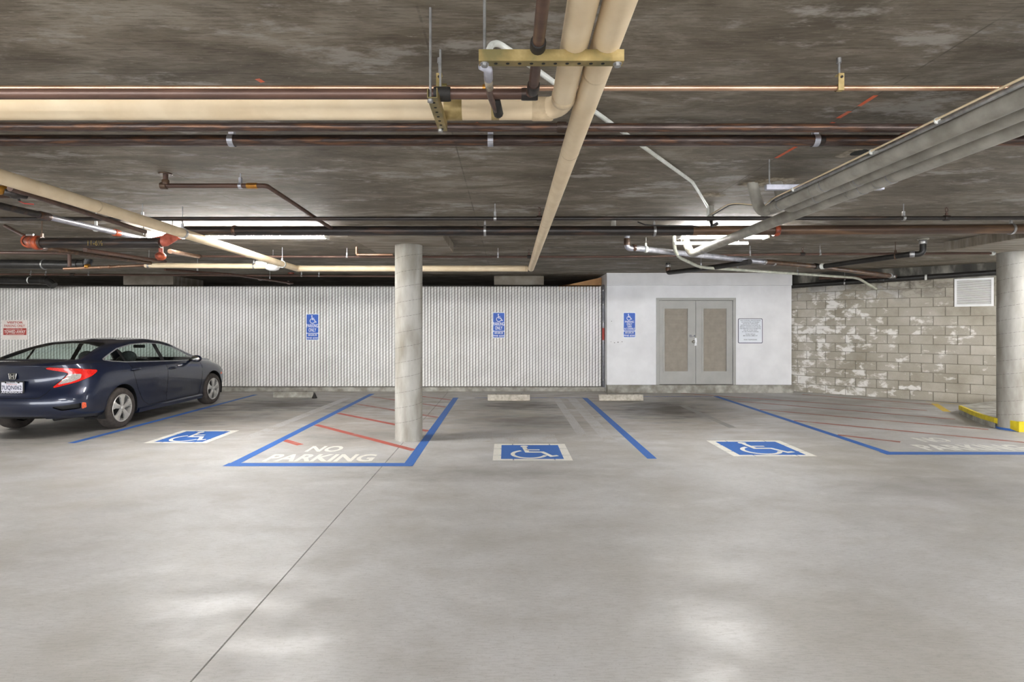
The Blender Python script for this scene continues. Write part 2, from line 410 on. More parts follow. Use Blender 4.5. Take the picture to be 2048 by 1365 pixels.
    fr = node(nt, 'ShaderNodeFresnel'); nt.links.new(ior, fr.inputs['IOR']); mx = node(nt, 'ShaderNodeMixShader')
    nt.links.new(fr.outputs[0], mx.inputs[0]); nt.links.new(tr.outputs[0], mx.inputs[1]); nt.links.new(gl.outputs[0], mx.inputs[2])
    nt.links.new(mx.outputs[0], out.inputs['Surface'])
    def lens(name, c, sc):
        m, nt, bs = newmat(name); v = node(nt, 'ShaderNodeTexVoronoi'); v.inputs['Scale'].default_value = sc
        nt.links.new(pos(nt), v.inputs['Vector'])
        nt.links.new(ramp(nt, v.outputs['Distance'], [(0, tuple(min(1, x*1.25+.01) for x in L(c))), (.6, tuple(x*.7 for x in L(c)))]), bs.inputs['Base Color'])
        bs.inputs['Roughness'].default_value = .12; bs.inputs['Coat Weight'].default_value = 1; bs.inputs['Coat Roughness'].default_value = .02
        return m
    M['lens_red'] = lens('red_lamp_lens', (222, 32, 26), 110)
    M['lens_clear'] = lens('clear_lamp_lens', (176, 170, 164), 75)
    M['lens_amber'] = lens('amber_lamp_lens', (236, 96, 50), 60)
    M['trim_silver'] = nmat('satin_silver_trim', (150, 150, 152), (132, 132, 134), 12, .35, .2)
    M['tyre'] = nmat('tyre_rubber', (66, 59, 55), (50, 45, 42), 18, .85)
    M['rim'] = nmat('silver_wheel_cover', (206, 204, 200), (190, 188, 184), 10, .3, .55)
    M['plate'] = nmat('plate_white', (222, 222, 230), (212, 212, 222), 4, .4)
    M['plate_ink'] = nmat('plate_ink', (60, 64, 92), (48, 52, 78), 6, .5)
make_materials()

# ================================================================== STRUCTURE
X0, X1, YN, YF = -16.0, 13.0, -9.0, 17.2
FENCE_Y, ROOM_Y = 13.70, 13.35
JX = -1.42                              # saw-cut joint in the floor, runs away from the camera through the column
def build_floor():
    prof = [(X0, -.25), (X0, 0), (JX-.005, 0), (JX, -.010), (JX+.005, 0), (X1, 0), (X1, -.25)]
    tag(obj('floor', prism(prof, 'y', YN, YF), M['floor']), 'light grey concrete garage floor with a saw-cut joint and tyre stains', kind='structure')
    c = obj('ceiling', box(X0, X1, YN, YF, CEIL, CEIL+.3), M['ceiling'])
    tag(c, 'dark board-marked concrete ceiling slab crossed by pipes', kind='structure')
    # sprayed layout marks on the slab soffit
    def mark(pts, w):
        g = ribbon2d(pts, w); obj('paint_mark', ([(a, b, CEIL-.002) for a, b in g[0]], g[1]), M['orange_mark'], c)
    def C(px, py): Y = (CEIL-EYE)*FPX/(VY-py); return ((px-VX)*Y/FPX, Y)
    for a, b, w in (((514, 157), (526, 164), .03), ((949, 245), (959, 250), .045), ((1718, 212), (1752, 190), .028), ((1676, 236), (1700, 222), .03), ((1650, 252), (1668, 244), .03), ((1552, 316), (1592, 293), .03)):
        mark([C(*a), C(*b)], w)
    for px, py, rx, ry in ((1420, 391, .13, .10), (1507, 368, .13, .10), (1556, 362, .17, .11)):
        x, y = C(px, py); rng = random.Random(px); n = 40
        rad = [1+.35*rng.uniform(-1, 1) for k in range(n)]
        V = [(x, y, CEIL-.010)]; Fc = []
        for q, z in ((.55, CEIL-.009), (1.0, CEIL-.0005)):
            for k in range(n): V.append((x+rx*q*rad[k]*math.cos(2*PI*k/n), y+ry*q*rad[k]*math.sin(2*PI*k/n), z))
        for k in range(n):
            k2 = (k+1) % n; Fc += [(0, 1+k2, 1+k), (1+k, 1+k2, 1+n+k2, 1+n+k)]
        obj('plaster_patch', (V, Fc), M['plaster'], c, True)
    x, y = C(1718, 305); obj('drilled_hole', prism([(x+.055*math.cos(2*PI*k/14), y+.07*math.sin(2*PI*k/14)) for k in range(14)], 'z', CEIL-.003, CEIL+.01), M['hole'], c)
    x, y = C(1700, 307); obj('plaster_patch', prism([(x+.09*math.cos(2*PI*k/11)*(1+.2*math.sin(5*k)), y+.10*math.sin(2*PI*k/11)) for k in range(11)], 'z', CEIL-.002, CEIL+.01), M['plaster'], c)
build_floor()

def walls():
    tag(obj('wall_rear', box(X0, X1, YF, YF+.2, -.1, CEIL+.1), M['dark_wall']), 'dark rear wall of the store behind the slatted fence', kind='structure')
    tag(obj('wall_left', box(X0-.2, X0, YN, YF, -.1, CEIL+.1), M['far_wall']), 'plain painted side wall at the far left', kind='structure')
    tag(obj('wall_side', box(X1, X1+.2, YN, 9.0, -.1, CEIL+.1), M['far_wall']), 'plain painted side wall beyond the right column', kind='structure')
    # white plant room
    xa, xb, y = 2.452, 6.93, ROOM_Y
    dl, dr, dz = 3.645, 5.575, 2.30
    r = thing('wall_back', 'white painted plant-room wall around the grey double doors', loc=(xa, y, 0), kind='structure')
    for nm, b in (('wall_panel', (xa, dl, y, y+.2, .19, CEIL)), ('wall_panel', (dr, xb, y, y+.2, .19, CEIL)), ('wall_panel', (dl, dr, y, y+.2, dz, CEIL)),
                  ('wall_return', (xa, xa+.18, y+.2, YF, .0, CEIL)), ('wall_return', (xb-.18, xb, y+.2, YF, 0, CEIL)),
                  ('header', (xa-.02, xb-.03, y-.09, y+.001, 2.60, CEIL))):
        obj(nm, box(*b), M['white_wall'], r)
    for px, py, s in ((1223, 643, .014), (1222, 684, .012), (1229, 686, .016), (1236, 685, .02), (1244, 684, .016)):
        p = W(px, py, y); obj('screw_hole', cyl((p.x, y-.002, p.z), (0, 1, 0), s*.6, .008, 8), M['seam'], r)
    # kerbs under fence and plant room
    tag(obj('trim_1', bbox(X0+.02, xa, FENCE_Y-.12, FENCE_Y+.15, -.01, .105, .012), M['curb']), 'low grey concrete kerb under the white slatted fence', kind='structure')
    tag(obj('trim_2', bbox(xa, xb+.02, ROOM_Y-.07, ROOM_Y+.19, -.01, .19, .012), M['curb']), 'grey concrete kerb step under the double doors', kind='structure')
walls()

def door():
    y = ROOM_Y; xa, xb, z0, z1 = 3.665, 5.555, .19, 2.27
    r = thing('door_1', 'pair of grey louvred metal doors in a grey frame', loc=((xa+xb)/2, y, z0), kind='structure')
    for b in ((xa-.02, xa+.05, z0, z1+.03), (xb-.05, xb+.02, z0, z1+.03)):
        obj('door_frame', bbox(b[0], b[1], y-.02, y+.16, b[2], b[3], .004), M['door'], r)
    obj('door_frame', bbox(xa-.02, xb+.02, y-.021, y+.16, z1-.03, z1+.03, .004), M['door'], r)
    xm = (xa+xb)/2
    for i, (a, b) in enumerate(((xa+.055, xm-.004), (xm+.004, xb-.055))):
        la, lb = (3.845, 4.415) if i == 0 else (4.79, 5.355)
        za, zb = .515, 2.045
        # leaf as a frame around the louvre opening
        g = join(box(a, la, y+.01, y+.055, z0+.012, z1-.035), box(lb, b, y+.01, y+.055, z0+.012, z1-.035),
                 box(la, lb, y+.01, y+.055, z0+.012, za), box(la, lb, y+.01, y+.055, zb, z1-.035))
        lf = obj('door_leaf', g, M['door'], r)
        t = .03
        obj('louvre_frame', join(box(la-t, la+.004, y-.004, y+.02, za-t, zb+t), box(lb-.004, lb+t, y-.004, y+.02, za-t, zb+t),
            box(la, lb, y-.004, y+.02, za-t, za+.004), box(la, lb, y-.004, y+.02, zb-.004, zb+t)), M['door'], lf)
        gs = [box(la, lb, y+.050, y+.054, za, zb)]
        n = 52; h = (zb-za)/n
        for k in range(n):
            z = za+k*h
            gs.append(([(la, y+.012, z), (lb, y+.012, z), (lb, y+.044, z+h*.95), (la, y+.044, z+h*.95), (la, y+.015, z-.002), (lb, y+.015, z-.002), (lb, y+.047, z+h*.95-.002), (la, y+.047, z+h*.95-.002)],
                       [(0, 1, 2, 3), (7, 6, 5, 4), (0, 4, 5, 1), (3, 2, 6, 7)]))
        tag(obj('louvre_slats', join(*gs), M['louver'], lf), 'beige-grey horizontal louvre slats', kind='stuff')
        hx = a-.012 if i == 0 else b+.012
        for z in (.45, 1.27, 2.0):
            obj('hinge', cyl((hx, y-.008, z), (0, 0, 1), .012, .12, 8), M['steel'], lf)
        if i == 0:
            obj('door_knob', lathe((4.545, y+.01, 1.235), (0, -1, 0), [(0, 0), (.035, 0), (.035, .01), (.014, .014), (.014, .04), (.03, .05), (.032, .065), (.02, .078), (0, .08)], 16), M['chrome'], lf, True)
            obj('latch_guard', bbox(4.577, 4.64, y-.003, y+.012, 1.14, 1.33, .003), M['steel'], lf)
            obj('lettering', solid2(text2d('EL-4', 4.46, 4.595, 1.35, 1.405, .02), 'wall', y+.01, .002), M['sign_ink'], lf)
door()

def slatted_fence():
    y = FENCE_Y; z0, z1 = .115, 2.60; xa, xb = -13.6, 2.375; per = .0745
    r = thing('fence', 'chain-link fence with white vertical privacy slats along the back', 'fence', ((xa+xb)/2, y, z0))
    n = int((xb-xa)/per); first = None
    for k in range(n):
        x = xb-per*(k+.5)
        if first is None:
            x0 = x; first = obj('slat', bbox(x-.0305, x+.0305, y-.005, y+.004, z0, z1, .002), M['slat'], r)
        else: clone(first, r, (x-x0, 0, 0))
    slope = .68; gs = []
    def bars(sg, yy, rad):
        per2 = .118; k0 = -int((z1-z0)/slope/per2)-1
        for k in range(k0, int((xb-xa)/per2)+1):
            # line z = z0 + slope*(x-xs) clipped to the panel (mirrored for the other set)
            xs = xa+k*per2; ax, az = xs, z0; bx, bz = xs+(z1-z0)/slope, z1
            if ax < xa: az += (xa-ax)*slope; ax = xa
            if bx > xb: bz -= (bx-xb)*slope; bx = xb
            if bz-az < .02: continue
            if sg < 0: ax, bx = xa+xb-ax, xa+xb-bx
            gs.append(tube([(ax, yy, az), (bx, yy, bz)], rad, 3, False))
    bars(1, y-.0075, .0018); bars(-1, y+.0068, .0018)
    tag(obj('chain_link_wire', join(*gs), M['wire'], r), 'thin diagonal chain-link wire', kind='stuff')
    obj('bottom_rail', tube([(xa, y+.012, z0+.03), (xb, y+.012, z0+.03)], .008, 6), M['wire'], r)
    obj('top_wire', tube([(xa, y-.008, z1-.03), (xb, y-.008, z1-.03)], .003, 5), M['wire'], r)
    for x in (-10.5, -7.45, -4.4, -1.35):
        obj('fence_post', tube([(x, y+.045, .1), (x, y+.045, z1+.0)], .03, 12), M['galv'], r)
    post = obj('end_post', tube([(2.415, y-.05, .1), (2.415, y-.05, z1+.04)], .028, 14), M['galv'], r, True)
    for z in (.28, .75, 1.2, 1.7, 2.15, 2.5):
        obj('tension_band', tube([(2.415, y-.05, z-.012), (2.415, y-.05, z+.012)], .033, 12), M['steel'], post)
    obj('red_tape', tube([(2.415, y-.05, 1.27), (2.415, y-.05, 1.57)], .0295, 12), M['sign_red'], post)
    obj('dark_gap_strip', bbox(2.378, 2.388, y-.02, y+.01, z0, z1, .002), M['car_black'], r)  # shade of the slim gap beside the end post, put in as a black strip
slatted_fence()

# ------------------------------------------------------------------ concrete block wall
def block_wall():
    A = Vector((6.88, 13.77)); B = Vector((9.98, 11.10)); d = (B-A).normalized(); nrm = Vector((d.y, -d.x))*1.0
    if nrm.y > 0: nrm = -nrm
    r = thing('wall_right', 'grey concrete block wall with white lime bloom', loc=(A.x, A.y, 0), kind='structure')
    def P(s, o, z): q = A+d*s+nrm*o; return (q.x, q.y, z)
    def slab(s0, s1, o0, o1, z0, z1):
        v = [P(s, o, z) for z in (z0, z1) for o in (o0, o1) for s in (s0, s1)]
        return v, box(0, 1, 0, 1, 0, 1)[1]
    SL = 5.4
    obj('mortar_bed', slab(-.35, SL, -.19, -.012, -.05, 2.70), M['mortar'], r)
    BL, BH, J = .406, .203, .009
    vent = (3.36, 4.00, 2.02, 2.62)
    cache = {}
    for c in range(13):
        off = 0 if c % 2 else BL/2
        s = -off-.03
        while s < SL:
            a, b = max(s, -.06), min(s+BL, SL)
            z0, z1 = c*BH, (c+1)*BH
            segs = [(a, b)]
            if z1 > vent[2]+.06 and z0 < vent[3]-.02:
                segs = []
                if a < vent[0]: segs.append((a, min(b, vent[0])))
                if b > vent[1]: segs.append((max(a, vent[1]), b))
            for a2, b2 in segs:
                if b2-a2 < .05: continue
                key = round(b2-a2, 3); w = b2-a2-J; h = BH-J
                pr = random.uniform(-.002, .003)
                if key not in cache:
                    ch = .006; fr = [(-w/2+ch, ch), (w/2-ch, ch), (w/2-ch, h-ch), (-w/2+ch, h-ch)]; ed = [(-w/2, 0), (w/2, 0), (w/2, h), (-w/2, h)]
                    def lp(q, o): v = d*q[0]+nrm*o; return (v.x, v.y, q[1])
                    v = [lp(q, 0) for q in fr]+[lp(q, -ch) for q in ed]+[lp(q, -.05) for q in ed]
                    f = [(0, 1, 2, 3)]+[(4+i, 4+(i+1) % 4, (i+1) % 4, i) for i in range(4)]+[(8+i, 8+(i+1) % 4, 4+(i+1) % 4, 4+i) for i in range(4)]
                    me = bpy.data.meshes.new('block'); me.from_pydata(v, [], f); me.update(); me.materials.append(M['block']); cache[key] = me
                o = bpy.data.objects.new('block', cache[key]); COL.objects.link(o); o.parent = r
                q = A+d*((a2+b2)/2)+nrm*pr
                o.location = Vector((q.x, q.y, z0+J/2))-ROOT[r.name]
            s += BL
    obj('bond_beam', slab(-.35, SL, -.19, .035, 2.645, CEIL), M['beam'], r)
    obj('concrete_infill', slab(vent[0]-.02, vent[1]+.02, -.15, -.004, vent[3]-.02, 2.66), M['curb'], r)
    # louvred vent let into the blocks
    cx = A+d*((vent[0]+vent[1])/2)
    v = thing('wall_vent', 'white aluminium louvred vent set high in the block wall', 'vent', (cx.x, cx.y, vent[2]))
    s0, s1, z0, z1 = vent[0]+.01, vent[1]-.01, vent[2]+.0, vent[3]-.02
    t = .04
    for q in ((s0, s1, z0, z0+t), (s0, s1, z1-t, z1), (s0, s0+t, z0+t, z1-t), (s1-t, s1, z0+t, z1-t)):
        obj('vent_frame', slab(q[0], q[1], -.03, .022, q[2], q[3]), M['lampwhite'], v)
    gs = []; n = 22; h = (z1-z0-2*t)/n
    for k in range(n):
        z = z0+t+k*h
        gs.append(slab(s0+t, s1-t, -.004, .012, z, z+h*.55))
    tag(obj('vent_blades', join(*gs), M['lampwhite'], v), kind='stuff')
    obj('vent_back', slab(s0+t, s1-t, -.06, -.05, z0+t, z1-t), M['seam'], v)
    return A, d, nrm
WA, WD, WN = block_wall()

# ------------------------------------------------------------------ columns and drop panels
def column(x, y, r, top, label, panel, seams=True, paint=False):
    t = thing('column', label, 'column', (x, y, 0))
    obj('shaft', lathe((x, y, 0), (0, 0, 1), [(0, -.005), (r+.006, -.005), (r+.006, .012), (r, .02), (r, top), (0, top)], 40), M['column'], t, 40)
    if seams:
        pts = [(x+(r-.0005)*math.cos(a), y+(r-.0005)*math.sin(a), .12+a/(2*PI)*.21) for a in [k*.25 for k in range(int((top-.2)/.21*2*PI/.25))]]
        obj('spiral_seam', tube(pts, .0022, 4), M['seam'], t)
    if panel:
        obj('drop_panel', bbox(*panel, top, CEIL+.002, .008), M['capital'], t)
    if paint:
        obj('paint_splash', lathe((x, y, 0), (0, 0, 1), [(r+.0075, .0), (r+.0075, .03), (r, .032)], 40), M['blue'], t)
    return t
column(-1.385, 7.83, .193, 2.757, 'round grey concrete column standing in the striped aisle', (-2.03, -.82, 7.03, 8.62))
column(7.915, 8.58, .2, 2.757, 'round grey concrete column beside the yellow kerb at the right edge', (6.72, 8.4, 6.95, 8.45), paint=True)
column(.33, 14.75, .2, 2.67, 'concrete column and drop panel behind the middle of the fence', (-.305, .967, 14.05, 15.45), seams=False)
column(-9.15, 14.75, .2, 2.67, 'concrete column and drop panel behind the fence above the car', (-9.78, -8.50, 14.05, 15.45), seams=False)

def kerb_island():
    cv = [(8.30, 10.08), (8.18, 9.82), (8.02, 9.5), (7.82, 9.05), (7.72, 8.70), (7.775, 8.34), (7.80, 8.34), (10.6, 8.34), (10.6, 10.35), (9.9, 10.95)]
    cv = [tuple(p) for p in cv]
    t = thing('kerb_island', 'raised corner kerb with a yellow painted edge beside the right column', 'kerb', (8.6, 9.4, 0))
    notch = [(7.915+.209*math.cos(math.radians(a)), 8.58+.209*math.sin(math.radians(a))) for a in range(143, -106, -12)]
    obj('kerb_slab', prism((cv[:5]+notch+cv[5:])[::-1], 'z', -.005, .155), M['curb'], t)
    edge = [Vector((p[0], p[1])) for p in cv[:8]]
    V, Fc = [], []
    for i, p in enumerate(edge):
        a = edge[max(0, i-1)]; b = edge[min(len(edge)-1, i+1)]; tt = (b-a).normalized(); q = Vector((tt.y, -tt.x))
        if q.x > 0 and i < 5: q = -q
        if i >= 6: q = Vector((0, -1))
        if i == 5: q = Vector((0, -1))
        o = p+q*.004; n = p-q*.035
        lo = .085 if i < 5 else .002
        V += [(o.x, o.y, lo), (o.x, o.y, .158), (n.x, n.y, .159)]
    for i in range(len(edge)-1):
        Fc += [(3*i, 3*i+1, 3*i+4, 3*i+3), (3*i+1, 3*i+2, 3*i+5, 3*i+4)]
    obj('yellow_edge', (V, Fc), M['yellow_paint'], t)
kerb_island()

def wheel_stop(px0, px1, py, label, mat):
    a, b = F(px0, py), F(px1, py); y = (a[1]+b[1])/2+.0
    prof = [(y, 0), (y+.15, 0), (y+.125, .12), (y+.105, .13), (y+.045, .13), (y+.025, .12)]
    t = thing('wheel_stop', label, 'wheel stop', ((a[0]+b[0])/2, y+.07, 0), 'concrete wheel stops')
    bm = bmesh.new(); v, f = prism(prof, 'x', a[0], b[0]); vs = [bm.verts.new(q) for q in v]; [bm.faces.new([vs[i] for i in q]) for q in f]
    bmesh.ops.bevel(bm, geom=bm.edges[:], offset=.008, segments=1, affect='EDGES'); bm.verts.index_update()
    obj('stop_body', ([tuple(q.co) for q in bm.verts], [tuple(w.index for w in q.verts) for q in bm.faces]), mat, t); bm.free()
    for s in (.2, .8):
        obj('anchor_pin', cyl((a[0]+(b[0]-a[0])*s, y+.075, .131), (0, 0, 1), .014, .012, 8), M['rusty'], t)
    return t
wheel_stop(545, 626, 796, 'worn concrete wheel stop below the leftmost blue sign', M['curb'])
wheel_stop(975, 1060, 802, 'concrete wheel stop below the blue sign right of the column', M['stop'])
wheel_stop(1198, 1287, 802, 'pale concrete wheel stop in front of the white plant-room wall', M['stop'])
def cone_scrap():
    x, y = F(596+33, 797); tag(obj('rubber_block', lathe((x, y, 0), (0, 0, 1), [(0, 0), (.06, 0), (.055, .02), (.02, .10), (.008, .12), (0, .12)], 12), M['rubber'], origin=(x, y, 0)), 'small black pointed rubber block at the end of the worn wheel stop', 'block')
cone_scrap()
tag(obj('tan_board', ([(1.6, 14.05, 2.66), (2.44, 14.05, 2.66), (2.44, 16.8, 2.66), (1.6, 16.8, 2.70), (1.7, 14.05, 2.70), (2.44, 14.05, 2.86), (2.44, 16.8, 2.86), (1.6, 16.8, 2.86)],
    [(0, 1, 5, 4), (1, 2, 6, 5), (2, 3, 7, 6), (3, 0, 4, 7), (0, 3, 2, 1), (4, 5, 6, 7)]), M['tan'], origin=(2.0, 15, 2.66)), 'tan timber board above the fence against the plant room', 'board')

# ================================================================== FLOOR MARKINGS
H1 = .0015
def fl(name, g, mat, parent=None, h=H1):
    return obj(name, solid2(g, 'floor', 0, h), mat, parent)
def quad(x0, x1, y0, y1): return [(x0, y0), (x1, y0), (x1, y1), (x0, y1)], [(0, 1, 2, 3)]
def paintline(a, b, w, mat, label, name='painted_line', h=H1):
    o = thing(name, label, 'floor line', ((a[0]+b[0])/2, (a[1]+b[1])/2, 0))
    # worn edge: subdivide along the length
    fl('stripe', ribbon2d([a, b], w), mat, o, h); return o
paintline((-5.97, 7.55), (-5.89, 12.95), .11, M['blue'], 'blue stall line alongside the parked car')
paintline((1.77, 6.66), (1.77, 12.35), .115, M['blue'], 'blue stall line between the middle and right wheelchair symbols')
paintline((3.0, 12.6), (4.72, 12.62), .10, M['bluefaint'], 'faint blue cross line in front of the double doors')
paintline((-.7, 12.35), (1.75, 12.38), .10, M['bluefaint'], 'faint blue cross line behind the middle wheel stop')
paintline((1.125, 8.0), (1.125, 12.3), .15, M['grey_paint'], 'narrower grey painted-over line left of the blue stall line', 'covered_line')
paintline((1.46, 7.6), (1.46, 12.3), .19, M['grey_paint'], 'wider grey painted-over line beside the blue stall line', 'covered_line')
paintline((3.59, 8.7), (3.57, 11.2), .13, M['grey_dark_paint'], 'grey painted-over line behind the right wheelchair symbol', 'covered_line')
paintline((-3.72, 7.8), (-3.55, 12.3), .18, M['grey_paint'], 'grey painted-over line left of the striped aisle', 'covered_line')
paintline((8.30, 10.35), (8.92, 11.45), .12, M['yellow_floor'], 'yellow floor line running from the kerb to the block wall')
paintline((8.95, 11.72), (10.3, 10.56), .05, M['yellow_floor'], 'thin yellow floor line along the foot of the block wall')
o = thing('covered_patch', 'grey painted-over patch behind the middle wheelchair symbol', 'floor patch', (.1, 7.85, 0)); fl('patch', quad(-.62, .72, 7.62, 8.15), M['grey_paint'], o, .001)

def aisle(label, left, right, far, near, stripes, words, rightline=True):
    t = thing('aisle_marking', label, 'floor marking', ((left+right)/2, (near+far)/2, 0))
    fl('border_line', ribbon2d([(left, far), (left+.02, near+.02)], .12), M['blue'], t)
    fl('border_line', quad(left-.06, right+.06, near-.06, near+.09), M['blue'], t, .0018)
    if rightline: fl('border_line', ribbon2d([(right, far-.7), (right, near)], .12), M['blue'], t)
    for a, b, m in stripes: fl('hatch_stripe', ribbon2d([a, b], .10), m, t, .0012)
    for s, q, m in words:
        fl('lettering', text2d(s, *q, .03), m, t)
aisle('blue bordered no-parking aisle with red hatching around the column', -3.19, -1.13, 13.1, 6.36,
      [((-3.13, 7.76), (-2.78, 7.44), M['red']), ((-3.11, 8.98), (-1.19, 7.12), M['red']), ((-3.11, 10.17), (-1.19, 8.42), M['red']), ((-3.11, 11.4), (-1.19, 9.68), M['redfaint']), ((-3.11, 12.6), (-1.19, 10.93), M['redfaint']), ((-2.5, 13.1), (-1.19, 12.0), M['redfaint'])],
      [('NO', (-2.58, -2.14, 7.03, 7.37), M['white_paint']), ('PARKING', (-2.90, -1.60, 6.52, 6.90), M['white_paint'])])
aisle('wide no-parking aisle with blue border and red hatching before the block wall', 4.82, 8.6, 12.65, 6.93,
      [((4.9, 8.13), (5.47, 7.63), M['redfaint']), ((4.9, 9.37), (7.2, 7.57), M['redfaint']), ((4.9, 10.62), (7.50, 8.55), M['redfaint']), ((4.9, 11.88), (7.76, 9.5), M['redfaint']), ((4.2, 13.2), (8.04, 10.5), M['redfaint']), ((7.0, 13.0), (8.8, 11.25), M['redfaint'])],
      [('NO', (5.82, 6.24, 7.63, 7.93), M['white_worn']), ('PARKING', (5.47, 6.86, 7.11, 7.46), M['white_worn'])], False)

def symbol(x0, x1, y0, y1, label):
    t = thing('wheelchair_symbol', label, 'floor symbol', ((x0+x1)/2, (y0+y1)/2, 0), 'painted wheelchair symbols')
    bx, by = .10, .075
    fl('blue_field', quad(x0+bx*.8, x1-bx*.8, y0+by*.8, y1-by*.8), M['blue'], t, .0012)
    w = x1-x0; h = y1-y0; g = .018
    # stencilled border, broken into pieces by narrow bridges
    for k, (a, b) in enumerate(((0, .26), (.26, .78), (.78, 1))):
        for yy in (y0, y1-by):
            fl('border_piece', quad(x0+a*w+(g/2 if k else 0), x0+b*w-(g/2 if k < 2 else 0), yy, yy+by), M['white_paint'], t, .002)
    for k, (a, b) in enumerate(((0, .25), (.25, .72), (.72, 1))):
        for xx in (x0, x1-bx):
            fl('border_piece', quad(xx, xx+bx, y0+by+a*(h-2*by)+(g/2 if k else 0), y0+by+b*(h-2*by)-(g/2 if k < 2 else 0)), M['white_paint'], t, .002)
    s = isa2d(0, 0, 1); s = ([(x0+w*(.16+.72*a), y0+h*(.12+.76*b)) for a, b in s[0]], s[1])
    fl('wheelchair_figure', s, M['white_paint'], t, .003)
symbol(-4.98, -4.11, 7.55, 8.48, 'blue and white painted wheelchair symbol nearest the parked car')
symbol(-.16, .80, 6.57, 7.50, 'blue and white painted wheelchair symbol right of the column')
symbol(2.81, 3.84, 6.78, 7.72, 'blue and white painted wheelchair symbol in the right-hand stall')

# ================================================================== SIGNS
def parking_sign(px0, px1, py0, py1, Y, label, lines, fine):
    a, b = W(px0, py1, Y), W(px1, py0, Y); x0, x1, z0, z1 = a.x, b.x, a.z, b.z; w = x1-x0; h = z1-z0
    t = thing('parking_sign', label, 'sign', ((x0+x1)/2, Y, z0), 'blue accessible parking signs')
    obj('sign_plate', prism(rrect(x0, x1, z0, z1, .03)[::-1], 'y', Y-.006, Y), M['sign_white'], t)
    e = .017; zd = z0+h*.265
    obj('blue_field', prism(rrect(x0+e, x1-e, zd+.008, z1-e, .018)[::-1], 'y', Y-.0075, Y-.005), M['sign_blue'], t)
    obj('blue_field', prism(rrect(x0+e, x1-e, z0+e, zd-.008, .018)[::-1], 'y', Y-.0075, Y-.005), M['sign_blue'], t)
    hs = .245 if len(lines) > 2 else .30
    s = isa2d(x0+w*.24, z1-e-h*(hs+.035), h*hs); obj('wheelchair_figure', solid2(s, 'wall', Y-.0075, .001), M['sign_white'], t)
    top = z1-e-h*(hs+.06); lh = (top-(zd+.02))/len(lines)
    for k, s in enumerate(lines):
        ww = w*min(.88, .09+.125*len(s)) if len(lines) <= 2 else w*min(.84, .06+.092*len(s))
        obj('lettering', solid2(text2d(s, (x0+x1-ww)/2, (x0+x1+ww)/2, top-(k+1)*lh+lh*.16, top-k*lh, .012), 'wall', Y-.0075, .001), M['sign_white'], t)
    hh = (zd-.008-z0-e)/2
    for k, (s, ww) in enumerate(fine):
        ww *= w; zc = zd-.008-hh*(k+.5)
        obj('lettering', solid2(text2d(s, (x0+x1-ww)/2, (x0+x1+ww)/2, zc-hh*.33, zc+hh*.33, .012), 'wall', Y-.0075, .001), M['sign_white'], t)
    for z in (z0+.012, z1-.012):
        obj('sign_bolt', cyl(((x0+x1)/2, Y-.007, z), (0, 1, 0), .007, .006, 8), M['steel'], t)
fine = (('MINIMUM', .66), ('FINE $250', .84))
parking_sign(612, 638, 628, 681, FENCE_Y-.012, 'blue wheelchair parking-only sign on the fence left of the column', ['PARKING', 'ONLY'], fine)
parking_sign(985, 1010, 625, 676.5, FENCE_Y-.012, 'blue wheelchair parking-only sign on the fence right of the column', ['PARKING', 'ONLY'], fine)
parking_sign(1246, 1271.5, 625, 676, ROOM_Y-.001, 'blue van-accessible parking sign on the white wall', ['PARKING', 'ONLY', 'VAN', 'ACCESSIBLE'], fine)
def notice():
    Y = ROOM_Y-.001; a, b = W(1476, 687, Y), W(1525, 637.5, Y); x0, x1, z0, z1 = a.x, b.x, a.z, b.z; w = x1-x0; h = z1-z0
    t = thing('tow_notice', 'white square notice with small print right of the double doors', 'sign', ((x0+x1)/2, Y, z0))
    obj('sign_plate', prism(rrect(x0, x1, z0, z1, .03)[::-1], 'y', Y-.005, Y), M['sign_navy'], t)
    obj('white_field', prism(rrect(x0+.014, x1-.014, z0+.014, z1-.014, .022)[::-1], 'y', Y-.0065, Y-.004), M['sign_white'], t)
    rows = [('UNAUTHORIZED VEHICLES PARKED', .84, .92), ('IN DESIGNATED ACCESSIBLE', .72, .855), ('SPACES NOT DISPLAYING', .62, .79), ('DISTINGUISHING PLACARDS OR', .80, .725), ('SPECIAL LICENSE PLATES ISSUED', .86, .66), ('FOR PERSONS WITH DISABILITIES', .86, .595), ('WILL BE TOWED AWAY', .56, .53), ("AT THE OWNER'S EXPENSE.", .68, .465), ('TOWED VEHICLES', .40, .37), ('MAY BE RECLAIMED AT', .58, .305), ('OR BY TELEPHONING', .54, .145)]
    for s, ww, zz in rows:
        c = (x0+x1)/2; obj('lettering', solid2(text2d(s, c-ww*w/2, c+ww*w/2, z0+h*zz-h*.021, z0+h*zz+h*.021, .006), 'wall', Y-.0065, .001), M['sign_ink'], t)
notice()
